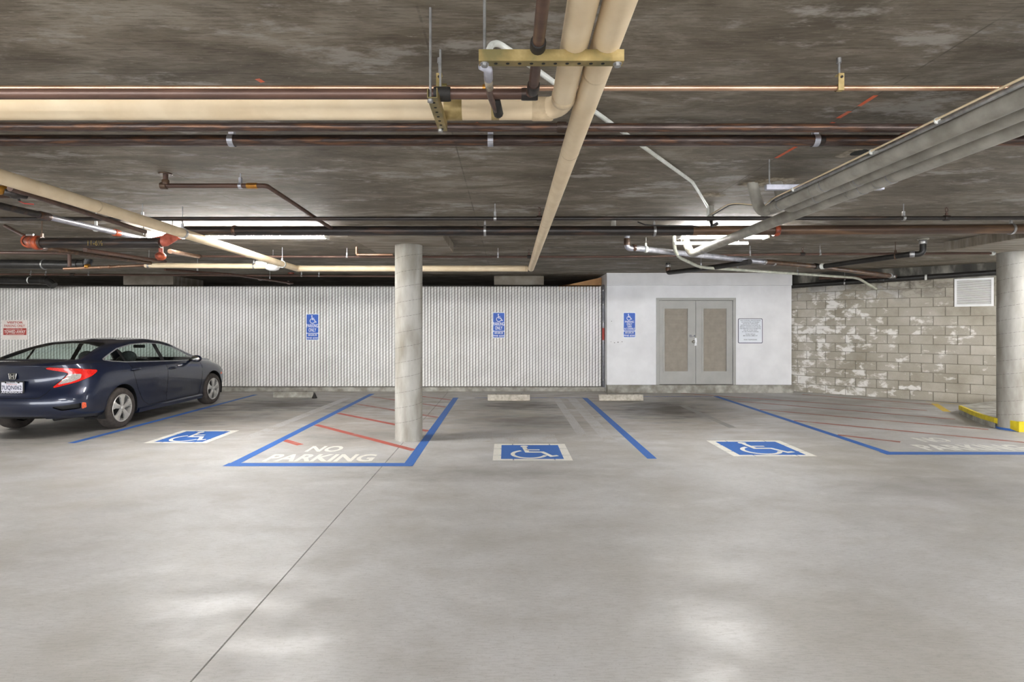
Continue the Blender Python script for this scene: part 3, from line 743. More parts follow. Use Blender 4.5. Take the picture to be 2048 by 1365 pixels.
def visitor():
    Y = FENCE_Y-.012; a, b = W(4.5, 680, Y), W(55.5, 640.5, Y); x0, x1, z0, z1 = a.x, b.x, a.z, b.z; w = x1-x0; h = z1-z0
    t = thing('visitor_sign', 'white and red visitor parking tow-away sign on the fence above the car', 'sign', ((x0+x1)/2, Y, z0))
    obj('sign_plate', prism(rrect(x0, x1, z0, z1, .02)[::-1], 'y', Y-.005, Y), M['sign_pale'], t)
    R = lambda u, v: (x0+w*u, z0+h*v)
    p, q = R(.05, .24), R(.955, .585)
    obj('red_field', prism([(p[0], p[1]), (p[0], q[1]), (q[0], q[1]), (q[0], p[1])], 'y', Y-.0065, Y-.004), M['sign_red'], t)
    for s, u0, u1, v0, v1, m, bo in (('VISITOR', .19, .82, .82, .93, 'sign_red', .03), ('PARKING ONLY', .09, .90, .64, .77, 'sign_red', .012), ('VIOLATORS WILL BE', .16, .80, .505, .56, 'sign_pale', .006), ('TOWED AWAY', .09, .92, .325, .485, 'sign_pale', .03), ("AT OWNER'S EXPENSE", .16, .86, .258, .30, 'sign_pale', .006)):
        a, b = R(u0, v0), R(u1, v1)
        obj('lettering', solid2(text2d(s, a[0], b[0], a[1], b[1], bo), 'wall', Y-.0065, .001), M[m], t)
visitor()

# ================================================================== LIGHTS
def fixture(x0, x1, y, label, tm='tube', z=2.80):
    t = thing('strip_light', label, 'light', ((x0+x1)/2, y, z), 'fluorescent strip lights')
    obj('housing', prism([(y-.03, z+.0), (y+.03, z+.0), (y+.022, z+.06), (y-.022, z+.06)], 'x', x0, x1), M['lampwhite'], t)
    for s in (-1, 1):
        obj('lamp_tube', tube([(x0+.03, y+s*.055, z-.004), (x1-.03, y+s*.055, z-.004)], .0175, 8), M[tm], t, True)
    for a in (x0-.004, x1-.02):
        obj('end_cap', box(a, a+.024, y-.076, y+.076, z-.03, z+.062), M['lampwhite'], t)
    n = max(2, int((x1-x0)/.9)+1)
    for k in range(n):
        xx = x0+.2+(x1-x0-.4)*k/(n-1)
        obj('hanger_rod', tube([(xx, y, z+.058), (xx, y, CEIL+.005)], .006, 6), M['steel'], t)
fixture(-4.73, -2.37, 7.3, 'long fluorescent strip light left of the middle column', 'tube_bright')
fixture(2.29, 3.46, 7.3, 'short fluorescent strip light on the right behind the grey drain pipes', 'tube_bright')
fixture(-4.9, -2.4, .3, 'long fluorescent strip light above the viewpoint on the left')
fixture(2.0, 4.5, .3, 'long fluorescent strip light above the viewpoint on the right')
fixture(-4.9, -2.4, -5.5, 'long fluorescent strip light far behind the viewpoint on the left')
fixture(2.0, 4.5, -5.5, 'long fluorescent strip light far behind the viewpoint on the right')
fixture(-11.6, -9.1, 7.3, 'added long fluorescent strip light out of view beyond the left edge', 'tube_bright')  # unseen light added to brighten the left of the fence
fixture(8.3, 10.8, 6.6, 'long fluorescent strip light beyond the right edge', 'tube_bright')

# ================================================================== PIPES
def rod(p, parent, r=.005, mat='steel', top=CEIL+.005, name='hanger_rod'):
    obj(name, tube([(p[0], p[1], p[2]), (p[0], p[1], top)], r, 6), M[mat], parent)
def pipe(name, label, pts, r, mat, bend=0., hang=(), coup=(), seg=16, cat='pipe', hmat='steel', hr=.005):
    """hang: fractions or points where a ring clamp hangs from the slab; coup: (point, direction, radius, length, material, part name)"""
    pts = [Vector(p) for p in pts]; loc = tuple(pts[0])
    t = thing(name, label, cat, loc)
    obj('pipe_run', tube(pts, r, seg, True, bend), M[mat], t, 50)
    for h in hang:
        if isinstance(h, (int, float)): i = int(h); f = h-i; a, b = pts[i], pts[i+1]; p = a+(b-a)*f; d = (b-a).normalized()
        else: p, d = Vector(h[0]), Vector(h[1]).normalized()
        cl = obj('clamp', cyl(p, d, r*1.12+.002, .028, seg), M[hmat], t, 50)
        rod((p.x, p.y, p.z+r), t, hr, hmat)
        obj('clamp_ear', bbox(p.x-.012, p.x+.012, p.y-.012, p.y+.012, p.z+r, p.z+r+.05, .002), M[hmat], t)
    for p, d, rr, ln, m, nm in coup:
        dv = Vector(d).normalized()
        obj(nm, lathe(p, dv, [(0, -ln/2), (rr*.93, -ln/2), (rr, -ln/2+.008), (rr, ln/2-.008), (rr*.93, ln/2), (0, ln/2)], seg), M[m], t, 40)
    return t
def at(h, px, py):                     # survey ray meets height h above eye level
    Y = h*FPX/(VY-py); return Vector(((px-VX)*Y/FPX, Y, EYE+h))
EX = Vector((1, 0, 0)); EY = Vector((0, 1, 0)); EZ = Vector((0, 0, 1))

# --- near rack: beige heating pair, brown pipe, copper and two rusty lines
ZB = 2.617
def band(p, d, r, ln, m='beige_tape', nm='tape_band'): return (tuple(p), tuple(d), r, ln, m, nm)
pipe('beige_pipe', 'thick beige insulated pipe across the left ceiling turning towards the viewpoint', [(-3.6, 2.566, ZB), (.257, 2.566, ZB), (.225, .9, ZB)], .05, 'beige', .11,
     coup=[band((-.05, 2.566, ZB), EX, .0505, .05, 'gold', 'pipe_saddle'), band((-.245, 2.566, ZB), EX, .052, .09, 'gold', 'pipe_saddle'), band((.17, 2.566, ZB), EX, .054, .10), band((.255, 2.43, ZB), EY, .054, .05), band((.235, 1.55, ZB), EY, .052, .05)], seg=24)
P1 = [(.33, .9, 2.62), (.356, 1.68, 2.62), (.441, 9.68, 2.625)]
pipe('beige_pipe', 'long beige insulated pipe running away down the middle of the ceiling', P1, .053, 'beige', 0,
     coup=[band((.372, 3.2, 2.621), (.0106, 1, 0), .0545, .02), band((.395, 5.4, 2.622), (.0106, 1, 0), .0545, .02), band((.36, 2.2, 2.621), (.0106, 1, 0), .0545, .02)], seg=24)
pipe('beige_pipe', 'beige insulated cross pipe above the fence behind the column', [(-3.70, 9.72, 2.63), (.385, 9.72, 2.63)], .053, 'beige', 0, hang=[.44], coup=[band((.36, 9.72, 2.63), EX, .055, .05), band((-3.66, 9.72, 2.63), EX, .056, .06)], seg=20, hr=.004)
pipe('beige_pipe', 'beige insulated pipe receding over the parked car', [(-3.36, 3.0, 2.605), (-3.38, 3.66, 2.605), (-3.70, 9.68, 2.63)], .051, 'beige', 0,
     hang=[((-3.50, 5.95, 2.615), (-.05, 1, 0)), ((-3.66, 9.0, 2.625), (-.05, 1, 0))], coup=[band((-3.60, 7.7, 2.62), (-.05, 1, 0), .053, .10), band((-3.43, 4.6, 2.61), (-.05, 1, 0), .0525, .03), band((-3.62, 8.1, 2.622), (-.05, 1, 0), .0535, .03)], seg=24)
pipe('brown_pipe', 'dark brown pipe beside the beige pipe turning towards the viewpoint', [(-3.6, 2.335, 2.588), (.113, 2.335, 2.588), (.112, .9, 2.588)], .021, 'brown', .05,
     coup=[((.10, 2.335, 2.588), EX, .026, .07, 'black', 'elbow_socket'), ((.113, 2.27, 2.588), EY, .026, .07, 'black', 'elbow_socket'), ((-.27, 2.335, 2.588), EX, .030, .07, 'rubber', 'pipe_cushion'), ((.112, 1.93, 2.588), EY, .028, .06, 'rubber', 'pipe_cushion')])
pipe('copper_pipe', 'thin copper pipe crossing the whole ceiling nearest the viewpoint', [(-3.6, 2.66, 2.755), (4.6, 2.66, 2.755)], .013, 'copper', 0,
     coup=[((-.30, 2.66, 2.755), EX, .021, .03, 'gold', 'clamp'), ((-.10, 2.66, 2.755), EX, .018, .025, 'brass', 'joint')])
def strap_hanger(x, y, z, r, label, mat, top=CEIL, group='pipe hangers'):
    t = thing('pipe_hanger', label, 'hanger', (x, y, z), group)
    obj('hanger_rod', tube([(x, y, z+.055), (x, y, top)], .006, 8), M['steel'], t)
    obj('rod_anchor', cyl((x, y, top-.012), EZ, .011, .024, 8), M['steel'], t)
    o = obj('hanger_bracket', bbox(x-.014, x+.014, y-r-.006, y-r-.002, z-r-.004, z+.065, .001), M[mat], t)
    obj('hanger_bracket', bbox(x-.014, x+.014, y-.012, y+.012, z+.058, z+.064, .001), M[mat], t)
    obj('clip_ring', tube([(x-.014, y, z), (x+.014, y, z)], r+.003, 14, False), M[mat], t)
    obj('bracket_bolt', cyl((x, y-r-.008, z+.045), EY, .006, .008, 8), M['black'], t)
strap_hanger(W(1678, 170, 2.66).x, 2.66, 2.755, .014, 'yellow zinc hanger holding the copper pipe on the right', 'gold')
strap_hanger(W(879, 160, 2.66).x, 2.66, 2.755, .014, 'zinc hanger holding the copper pipe above the left strut', 'gold')
pipe('steel_pipe', 'thinner dark rusty steel pipe crossing the ceiling', [(-4.2, 3.30, 2.802), (5.2, 3.30, 2.79)], .0265, 'rusty', 0,
     coup=[((W(1123, 254, 3.3).x, 3.30, 2.797), EX, .034, .055, 'black', 'coupling'), ((W(1145, 254, 3.3).x, 3.30, 2.797), EX, .029, .05, 'black', 'coupling')])
pipe('steel_pipe', 'thicker dark rusty steel pipe crossing the ceiling', [(-4.4, 3.52, 2.793), (5.4, 3.52, 2.793)], .036, 'rusty', 0,
     coup=[((W(1640, 277, 3.52).x, 3.52, 2.793), EX, .037, .05, 'black', 'coupling'), ((W(1808, 274, 3.52).x, 3.52, 2.793), EX, .047, .05, 'orange', 'coupling')])
for px, lab in ((464, 'pale strap hanger on the rusty pipes at left'), (1630, 'pale strap hanger on the rusty pipes at right'), (981, 'pale strap hanger on the rusty pipes near the centre')):
    x = W(px, 275, 3.52).x; t = thing('pipe_hanger', lab, 'hanger', (x, 3.52, 2.793), 'pipe hangers')
    obj('clip_ring', tube([(x-.018, 3.52, 2.793), (x+.018, 3.52, 2.793)], .0395, 16, False), M['galv'], t)
    obj('hanger_rod', tube([(x, 3.52, 2.83), (x, 3.52, CEIL)], .006, 8), M['steel'], t)
    obj('clamp_ear', bbox(x-.018, x+.018, 3.505, 3.535, 2.83, 2.856, .002), M['galv'], t)

# --- strut trapezes
def holes(t, pts, d):
    for p in pts: obj('bolt_hole', cyl(p, d, .0065, .002, 10), M['hole'], t)
def trapeze_front():
    y, z0 = 1.965, 2.541; x0, x1 = W(958, 108, y).x, W(1246, 108, y).x
    t = thing('strut_trapeze', 'yellow zinc strut channel carrying the beige pipes near the top', 'strut', ((x0+x1)/2, y, z0))
    th = .003
    obj('strut_channel', join(box(x0, x1, y-.0205, y-.0205+th, z0, z0+.041), box(x0, x1, y+.0205-th, y+.0205, z0, z0+.041), box(x0, x1, y-.0205+th, y+.0205-th, z0, z0+th),
        box(x0, x1, y-.0205+th, y-.010, z0+.038, z0+.041), box(x0, x1, y+.010, y+.0205-th, z0+.038, z0+.041)), M['gold'], t)
    holes(t, [(x0+.06+.0425*k, y, z0) for k in range(10)], EZ)
    for x in (x0+.02, x1-.02):
        obj('hanger_rod', tube([(x, y, z0-.012), (x, y, CEIL)], .0055, 8), M['steel'], t)
        obj('rod_nut', cyl((x, y, z0-.006), EZ, .012, .011, 6), M['steel'], t); obj('washer', cyl((x, y, z0-.001), EZ, .016, .003, 12), M['steel'], t)
    for px in (1120, 1147):
        pass
trapeze_front()
def trapeze_left():
    x = -.298; z0 = 2.525; y0, y1 = 2.22, 2.60
    t = thing('strut_trapeze', 'perforated strut running away under the beige and brown pipes at left', 'strut', (x, (y0+y1)/2, z0))
    th = .003
    obj('strut_channel', join(box(x-.0205, x-.0205+th, y0, y1, z0, z0+.041), box(x+.0205-th, x+.0205, y0, y1, z0, z0+.041), box(x-.0205+th, x+.0205-th, y0, y1, z0, z0+th)), M['gold'], t)
    holes(t, [(x, y0+.05+.05*k, z0) for k in range(7)], EZ)
    for y in (y0+.02, y1-.02):
        obj('hanger_rod', tube([(x-.01, y, z0-.01), (x-.01, y, CEIL)], .0055, 8), M['steel'], t)
        obj('rod_nut', cyl((x-.01, y, z0-.005), EZ, .012, .011, 6), M['steel'], t)
trapeze_left()
def flexible_drop():
    # hose and wrapped joint that drops from the white conduit to the beige pipe
    y = 2.30
    pts = [W(966, 130, 2.0), W(977, 140, 2.02), W(977, 165, 2.14), W(979, 188, 2.27), W(985, 205, 2.36), W(996, 228, 2.47)]
    t = thing('flexible_drop', 'dirty flexible hose dropping to the beige pipe below the strut end', 'hose', tuple(pts[0]))
    obj('hose', tube(pts, .013, 10, True, .04), M['brown'], t, True)
    obj('hose_elbow', tube([W(962, 130, 1.98), W(976, 137, 2.0), W(977, 158, 2.1)], .017, 12, True, .03), M['strut_white'], t, True)
    obj('wrap', tube([W(976, 156, 2.1), W(979, 176, 2.2)], .016, 10), M['plaster'], t, True)
    obj('rubber_saddle', tube([W(990, 198, 2.36), W(997, 228, 2.48)], .022, 10), M['rubber'], t, True)
flexible_drop()
tag(obj('white_conduit', tube([W(973, 130, 2.2), W(976, 104, 2.34), W(983, 89, 2.42), W(996, 86, 2.47), (.02, 2.535, 2.872), (1.638, 4.83, 2.872), (2.15, 5.85, 2.872), (2.185, 5.95, 2.77)], .014, 12, True, .06), M['conduit'], origin=(1, 4, 2.87)),
    'thin white conduit running diagonally across the ceiling to the right', 'conduit')

# --- grey drain pipes on the right
ZG = 2.61
def drain(x, r, yfar, stub, label, nm, cpl, dx=0.):
    t = pipe(nm, label, [(x+dx, 1.0, ZG), (x, yfar, ZG), stub], r, 'castgrey', .16, coup=cpl, seg=24)
    return t
def bandset(x, y, r):
    out = []
    for k in (-.09, -.06, .02, .05): out.append(((x, y+k, ZG), EY, r+.004, .012, 'steel', 'band_clamp'))
    out.append(((x, y-.02, ZG), EY, r+.003, .15, 'castgrey', 'rubber_sleeve'))
    return out
g1 = at(1.01, 1506, 425)
drain(2.27, .046, 4.92, (2.225, 4.97, CEIL), 'grey drain pipe with the upper bend rising into the plaster patch', 'drain_pipe', bandset(2.27, 4.62, .046)+bandset(2.27, 4.0, .046))
drain(2.415, .045, 4.75, (2.42, 4.92, CEIL), 'grey drain pipe squeezed between two others', 'drain_pipe', bandset(2.415, 4.35, .045)+bandset(2.415, 3.85, .045))
drain(2.575, .053, 7.68, (2.53, 7.82, CEIL), 'lowest long grey drain pipe bending up beside the short light', 'drain_pipe', bandset(2.575, 4.05, .053)+bandset(2.575, 7.2, .053)+bandset(2.575, 3.75, .053), .0)
def trapeze_right():
    y, z0 = 4.27, 2.662; x0, x1 = W(1531, 380, y).x, W(1766, 380, y).x
    t = thing('strut_trapeze', 'pale galvanised strut above the grey drain pipes', 'strut', ((x0+x1)/2, y, z0))
    obj('strut_channel', bbox(x0, x1, y-.0205, y+.0205, z0, z0+.041, .003), M['strut_white'], t)
    for x in (x0+.03, x1-.06):
        obj('hanger_rod', tube([(x, y, z0), (x, y, CEIL)], .006, 8), M['steel'], t)
        obj('rod_nut', cyl((x, y, z0+.047), EZ, .013, .012, 6), M['steel'], t)
trapeze_right()
def cables():
    p = [(2.19, 5.95, 2.80), at(1.20, 1462, 405), at(1.12, 1528, 413), (2.20, 4.55, 2.66), (2.19, 3.8, 2.654), (2.185, 2.6, 2.654), (2.185, 1.0, 2.654)]
    t = thing('data_cable', 'pair of thin cables tied along the top of the grey drain pipes', 'cable', tuple(p[0]))
    obj('cable', tube(p, .006, 6, True, .15), M['beige'], t, True)
    obj('cable', tube([(a[0]+.02, a[1], a[2]-.008) for a in p], .005, 6, True, .15), M['abs'], t, True)
    for y in (4.2, 3.3, 2.8): obj('cable_tie', cyl((2.195, y, 2.650), EY, .017, .008, 8), M['conduit'], t)
    t2 = thing('ceiling_stub', 'dark stub pipe coming through the plaster ring where the conduit ends', 'pipe', (2.20, 5.92, CEIL))
    obj('sleeve', tube([(2.20, 5.92, CEIL), (2.20, 5.92, 2.74)], .036, 14), M['castgrey'], t2, 50)
    obj('cable_bundle', tube([(2.205, 5.92, 2.75), (2.21, 5.9, 2.68), (2.25, 5.85, 2.70)], .018, 8), M['abs'], t2, True)
cables()
gr = thing('grounding_wire', 'thin conduit running beside the grey drain pipes', 'conduit', (2.207, 3, 2.64)); obj('pipe_run', tube([(2.207, 4.5, 2.640), (2.207, 1.0, 2.640)], .012, 10), M['steel'], gr, True)

# --- sprinkler mains in the middle distance
def sprinkler(parent, x, y, z):
    obj('sprinkler_body', lathe((x, y, z), EZ, [(0, 0), (.014, 0), (.014, .03), (.008, .035), (.008, .05), (0, .05)], 10), M['brown'], parent)
    obj('sprinkler_frame', join(tube([(x-.013, y, z+.045), (x-.014, y, z+.075), (x, y, z+.09)], .003, 5), tube([(x+.013, y, z+.045), (x+.014, y, z+.075), (x, y, z+.09)], .003, 5)), M['brown'], parent)
    obj('sprinkler_deflector', cyl((x, y, z+.092), EZ, .02, .003, 12), M['brown'], parent)
YB, ZBk = 6.5, 2.735
xe = W(372, 463, YB).x
tm = pipe('sprinkler_main', 'thick black sprinkler main crossing the ceiling in the middle distance', [(xe, YB, ZBk), (2.2, YB, ZBk)], .057, 'black', 0,
     coup=[((W(470, 463, YB).x, YB, ZBk), EX, .066, .04, 'rusty', 'coupling')], seg=24, hang=[((W(970, 463, YB).x, YB, ZBk), EX)])
pipe('sprinkler_main', 'thick rust-brown main continuing to the right column', [(2.2, YB, ZBk), (7.2, YB, ZBk+.03)], .057, 'rustbrown', 0,
     coup=[((W(1552, 464, YB).x, YB, ZBk+.005), EX, .072, .06, 'orange', 'grooved_coupling')], seg=24, hang=[((W(1308, 463, YB).x, YB, ZBk), EX), ((W(2022, 460, YB).x, YB, ZBk+.022), EX)])
t = pipe('sprinkler_branch', 'thin black sprinkler branch line ahead of the main', [(-7.2, 5.81, 2.738), (7.2, 5.81, 2.75)], .0215, 'black', 0,
     hang=[((W(990, 437, 5.81).x, 5.81, 2.744), EX), ((W(1807, 435, 5.81).x, 5.81, 2.748), EX), ((W(285, 436, 5.81).x, 5.81, 2.741), EX)],
     coup=[((W(1079, 437, 5.81).x, 5.81, 2.745), EX, .03, .06, 'black', 'tee'), ((W(1893, 435, 5.81).x, 5.81, 2.749), EX, .03, .06, 'black', 'tee')])
for px in (1079, 1893): sprinkler(t, W(px, 437, 5.81).x, 5.81, 2.77)
h = 1.195
t = pipe('sprinkler_drop', 'brown sprinkler pipe with two bends left of centre', [(-2.885, 4.66, CEIL), (-2.885, 4.66, EYE+h), (-2.03, 4.66, EYE+h), (-2.05, 6.5, EYE+h-.04)], .0205, 'brown', .035,
     coup=[((-2.90, 4.66, EYE+h), EX, .03, .05, 'rustbrown', 'elbow'), ((-2.885, 4.66, EYE+h+.03), EZ, .03, .04, 'rustbrown', 'elbow'), ((-2.885, 4.66, CEIL-.005), EZ, .055, .012, 'rustbrown', 'flange'), ((-2.15, 4.66, EYE+h), EX, .025, .09, 'brass', 'joint')],
     hang=[((-2.25, 4.66, EYE+h), EX)], hmat='galv')
# far branch
def far(px, py, hh=1.155): return at(hh, px, py)
t = pipe('sprinkler_branch', 'thin brown branch line behind the middle column', [far(395, 513), far(700, 514), far(1240, 514), far(1560, 509), far(1990, 507)], .019, 'brown', 0,
     hang=[((far(996, 514)), EX), ((far(1500, 510)), EX), ((far(694, 514)), EX), ((far(1640, 508.6)), EX)],
     coup=[((far(1058, 514)), EX, .028, .06, 'black', 'tee'), ((far(1605, 508.7)), EX, .028, .07, 'black', 'tee'), (tuple(far(1985, 507)), EX, .034, .05, 'conduit', 'end_fitting')])
for px in (1058, 1605): q = far(px, 513 if px < 1300 else 508.7); sprinkler(t, q.x, q.y, q.z+.018)
y = 8.95; pipe('copper_drop', 'small copper pipe dropping from the drop panel beside the column', [(W(713, 478, y).x, y, CEIL), (W(713, 509, y).x, y, 2.775), (W(786, 509, y).x, y, 2.775)], .02, 'copper', .03, coup=[((W(716, 509, y).x, y, 2.775), EX, .028, .04, 'copper', 'elbow')])
y = 12.6; pipe('sprinkler_branch', 'thin branch line just ahead of the fence', [(W(0, 549, y).x, y, EYE+105*y/FPX), (W(790, 553, y).x, y, EYE+101*y/FPX)], .022, 'brown', 0,
     hang=[((W(62, 549.3, y).x, y, EYE+104.7*y/FPX), EX), ((W(92, 549.4, y).x, y, EYE+104.6*y/FPX), EX), ((W(178, 549.9, y).x, y, EYE+104.1*y/FPX), EX), ((W(603, 552, y).x, y, EYE+102*y/FPX), EX), ((W(638, 552.2, y).x, y, EYE+101.8*y/FPX), EX)], coup=[((W(145, 549.7, y).x, y, EYE+104.3*y/FPX), EX, .035, .1, 'black', 'tee')])

# --- left cluster
a, b = at(1.1, -30, 405), at(1.1, 88, 432); c = at(1.1, 276, 476)
pipe('steel_pipe', 'dark steel pipe entering at the left edge', [a, b], .032, 'black', 0, coup=[(tuple(b), tuple(b-a), .04, .12, 'rusty', 'coupling')])
m1 = a+(c-a)*.78
pipe('galvanised_pipe', 'bright galvanised pipe with an orange coupling above the car', [b, c, at(1.1, 292, 480)], .031, 'galv', 0,
     coup=[(tuple(at(1.1, 233, 466)), tuple(c-b), .042, .08, 'orange', 'grooved_coupling')], hang=[(tuple(at(1.1, 192, 457)), tuple(c-b))], hmat='conduit')
yb = 6.3; hb = .97
tmain = pipe('sprinkler_main', 'thick brown main with orange end fittings above the car', [W(72, 486, yb), W(322, 486, yb)], .0585, 'black', 0, seg=24,
     coup=[], hang=[(tuple(W(84, 486, yb)), EX)], hmat='rustbrown')
t = thing('grooved_elbow', 'orange grooved elbow at the left end of the thick main', 'fitting', tuple(W(65, 487, yb)))
obj('elbow_body', tube([W(84, 486, yb), W(66, 486, yb), W(58, 482, yb+.25)], .062, 16, True, .07), M['orange'], t, True)
obj('coupling', lathe(W(74, 486, yb), EX, [(.06, -.03), (.078, -.03), (.082, 0), (.078, .03), (.06, .03)], 20), M['orange'], t, True)
obj('coupling', lathe(W(59, 483, yb+.2), (-.2, 1, 0), [(.06, -.03), (.078, -.03), (.082, 0), (.078, .03), (.06, .03)], 20), M['orange'], t, True)
obj('bolt', cyl(W(60, 470, yb), EX, .012, .08, 8), M['steel'], t)
pipe('steel_pipe', 'short dark pipe rising from the orange elbow to the left edge', [W(60, 478, 6.45), at(1.25, 10, 452)], .02, 'brown', 0)
pipe('steel_pipe', 'brown pipe receding below the thick main over the car', [W(90, 497, 6.9), W(300, 526, 9.3)], .034, 'rustbrown', 0, coup=[(tuple(W(113, 500, 7.13)), (.1, 1, -.03), .037, .02, 'conduit', 'clamp')])
pipe('steel_pipe', 'second brown pipe receding beside the first over the car', [W(170, 500, 7.3), W(330, 524, 9.6)], .03, 'brown', 0)
t = thing('riser_tee', 'red painted tee with a round valve below it next to the long light', 'fitting', tuple(W(332, 480, 6.4)))
obj('tee_body', tube([W(305, 486, yb), W(330, 482, 6.35), W(352, 468, 6.5), W(372, 463, 6.5)], [.0585, .066, .066, .06], 18), M['redpaint'], t, True)
obj('coupling', lathe(W(352, 467, 6.5), (1, 0, .3), [(.06, -.03), (.08, -.03), (.084, 0), (.08, .03), (.06, .03)], 20), M['orange'], t, True)
obj('valve_stem', tube([W(322, 492, 6.35), W(322, 506, 6.35)], .024, 12), M['redpaint'], t)
obj('valve_body', lathe(W(321, 513, 6.35), EZ, [(0, -.045), (.03, -.045), (.055, -.02), (.06, .0), (.055, .02), (.03, .045), (0, .045)], 16), M['orange'], t, True)
rod(W(345, 466, 6.5), t); rod(W(287, 470, 6.2), t)
obj('chalk_mark', ([(p[0]+W(198, 488, yb).x, p[1]+yb-.0600, p[2]+W(198, 488, yb).z) for p in solid2(text2d('11-6½', -.085, .085, -.03, .03), 'wall', 0, 0)[0]], solid2(text2d('11-6½', -.085, .085, -.03, .03), 'wall', 0, 0)[1]), M['chalk'], tmain)
pipe('steel_pipe', 'pinkish brown pipe from the red tee towards the column', [W(340, 503, 7.2), W(400, 514, 9.05)], .03, 'copper', 0, coup=[(tuple(W(398, 513.5, 8.95)), (0.2, 1, 0), .036, .07, 'rustbrown', 'elbow')])
y = 9.35
pipe('beige_pipe', 'slim beige insulated pipe above the fence left of the white lamp', [W(291, 531, y), W(540, 533, y)], .043, 'beige', 0, hang=[(tuple(W(508, 532.7, y)), EX), (tuple(W(278+20, 531, y)), EX)], coup=[(tuple(W(524, 527, y)), EX, .045, .20, 'conduit', 'joint_cover')], hr=.004)
pipe('copper_pipe', 'copper pipe with soldered joints above the fence over the car', [W(128, 538, y), W(172, 536, y), W(291, 531, y)], .024, 'copper', 0,
     coup=[(tuple(W(219, 534, y)), EX, .033, .03, 'copper', 'joint'), (tuple(W(238, 533, y)), EX, .03, .05, 'copper', 'joint'), (tuple(W(200, 535, y)), EX, .03, .03, 'copper', 'joint'), (tuple(W(175, 533, y)), EX, .04, .06, 'brass', 'valve')])
t = thing('sensor_dome', 'round white sensor hanging at the end of the beige pipe above the fence', 'sensor', tuple(W(545, 538, 9.3)))
obj('dome', lathe(W(545, 533, 9.3), (0, 0, -1), [(0, -.04), (.06, -.04), (.115, -.02), (.12, .02), (.10, .055), (.05, .075), (0, .08)], 20), M['lampwhite'], t, True)
rod(W(546, 530, 9.3), t, .004)
pipe('steel_pipe', 'dark brown branch with an orange cap dropping to the fence top', [W(330, 540, 9.6), W(460, 549, 10.8), W(585, 567, 13.3)], .024, 'brown', 0, hang=[(tuple(W(395, 544.5, 10.2)), (.1, 1, 0)), (tuple(W(540, 560.5, 12.4)), (.1, 1, 0))], coup=[(tuple(W(520, 558, 12.0)), (.1, 1, 0), .04, .06, 'brown', 'tee'), (tuple(W(578, 566, 13.2)), (.1, 1, 0), .045, .08, 'brown', 'tee')])
tag(obj('escutcheon_disc', cyl(W(582, 547, 13.2), EZ, .07, .03, 16), M['orange'], origin=tuple(W(582, 547, 13.2))), 'small orange disc on the ceiling just above the fence', 'cap')
y = 10.6
pipe('black_drain', 'black drain pipe at the upper left above the fence', [W(-60, 528, y), W(150, 530, y), W(172, 528, y)], .085, 'abs', .05, hang=[(tuple(W(89, 529.5, y)), EX)], coup=[(tuple(W(150, 530, y)), EX, .10, .16, 'abs', 'hub')], seg=18)
pipe('black_drain', 'black riser bend between the copper pipe and the ceiling', [W(172, 530, y), W(176, 522, y), (W(176, 500, y).x, y, CEIL)], .075, 'abs', .06, seg=18)
pipe('steel_pipe', 'dark pipe along the left ceiling with a short drop', [W(-60, 505, 9.0), W(139, 507, 9.0), W(139, 534, 9.0)], .026, 'brown', .03)
y = 12.9
pipe('black_drain', 'large black drain with clamps over the left end of the fence', [W(-40, 560, y), W(95, 562, y), W(108, 572, y)], .085, 'abs', .05, seg=18, coup=[(tuple(W(60, 561, y)), EX, .09, .03, 'conduit', 'band_clamp'), (tuple(W(90, 562, y)), EX, .10, .12, 'abs', 'hub')])
pipe('black_drain', 'thin black drain lying just over the left fence top', [W(-40, 573, 13.2), W(105, 574, 13.2)], .04, 'abs', 0)
# dark pipe and valve under the beige pipe at the left edge
p0, p1 = at(.985, 20, 377), at(.985, 290, 464)
pipe('steel_pipe', 'dark pipe tucked under the beige pipe at the left edge', [p0, p1], .021, 'brown', 0)
t = thing('ball_valve', 'small valve with a red lever under the beige pipe at the left edge', 'valve', tuple(at(.95, 34, 396)))
obj('valve_body', lathe(at(.97, 30, 388), (.35, .9, 0), [(0, -.07), (.025, -.07), (.028, -.03), (.035, -.02), (.038, .0), (.035, .02), (.028, .03), (.025, .07), (0, .07)], 14), M['black'], t, True)
obj('valve_stem', tube([at(.97, 36, 390), at(.93, 38, 402)], .009, 8), M['black'], t)
obj('lever', tube([at(.93, 38, 402), at(.925, 48, 407), at(.925, 68, 409)], .005, 6), M['sign_red'], t)
t = thing('brass_elbow', 'yellow brass elbow under the beige pipe at the left edge', 'fitting', tuple(W(10, 378, 4.0)))
obj('elbow_body', tube([W(-30, 381, 3.9), W(8, 381, 3.95), W(22, 373, 4.1)], .034, 14, True, .06), M['brass'], t, True)
obj('pipe_tail', tube([W(-60, 392, 3.9), W(26, 392, 4.1)], .02, 10), M['brown'], t, True)

# --- right cluster
y0 = 7.9
pipe('vent_pipe', 'rusty and galvanised pipe bending down beside the short light', [(W(1254, 470, y0).x, y0, CEIL), (W(1254, 495, y0).x, y0, EYE+1.125), W(1275, 497, 7.95), W(1400, 511, 8.6), W(1530, 524, 9.35)], .042, 'galv', .07,
     coup=[((W(1254, 478, y0).x, y0, EYE+1.22), EZ, .048, .10, 'rustbrown', 'elbow'), (tuple(W(1268, 496, 7.93)), (1, .2, 0), .05, .05, 'rusty', 'band_clamp'), (tuple(W(1292, 499, 8.0)), (1, .3, 0), .046, .04, 'conduit', 'clamp'), (tuple(W(1528, 524, 9.33)), (1, .5, 0), .05, .05, 'steel', 'band_clamp'), (tuple(W(1547, 526.5, 9.45)), (1, .5, 0), .05, .05, 'steel', 'band_clamp')], hang=[(tuple(W(1292, 499, 8.0)), (1, .3, 0))], hmat='conduit')
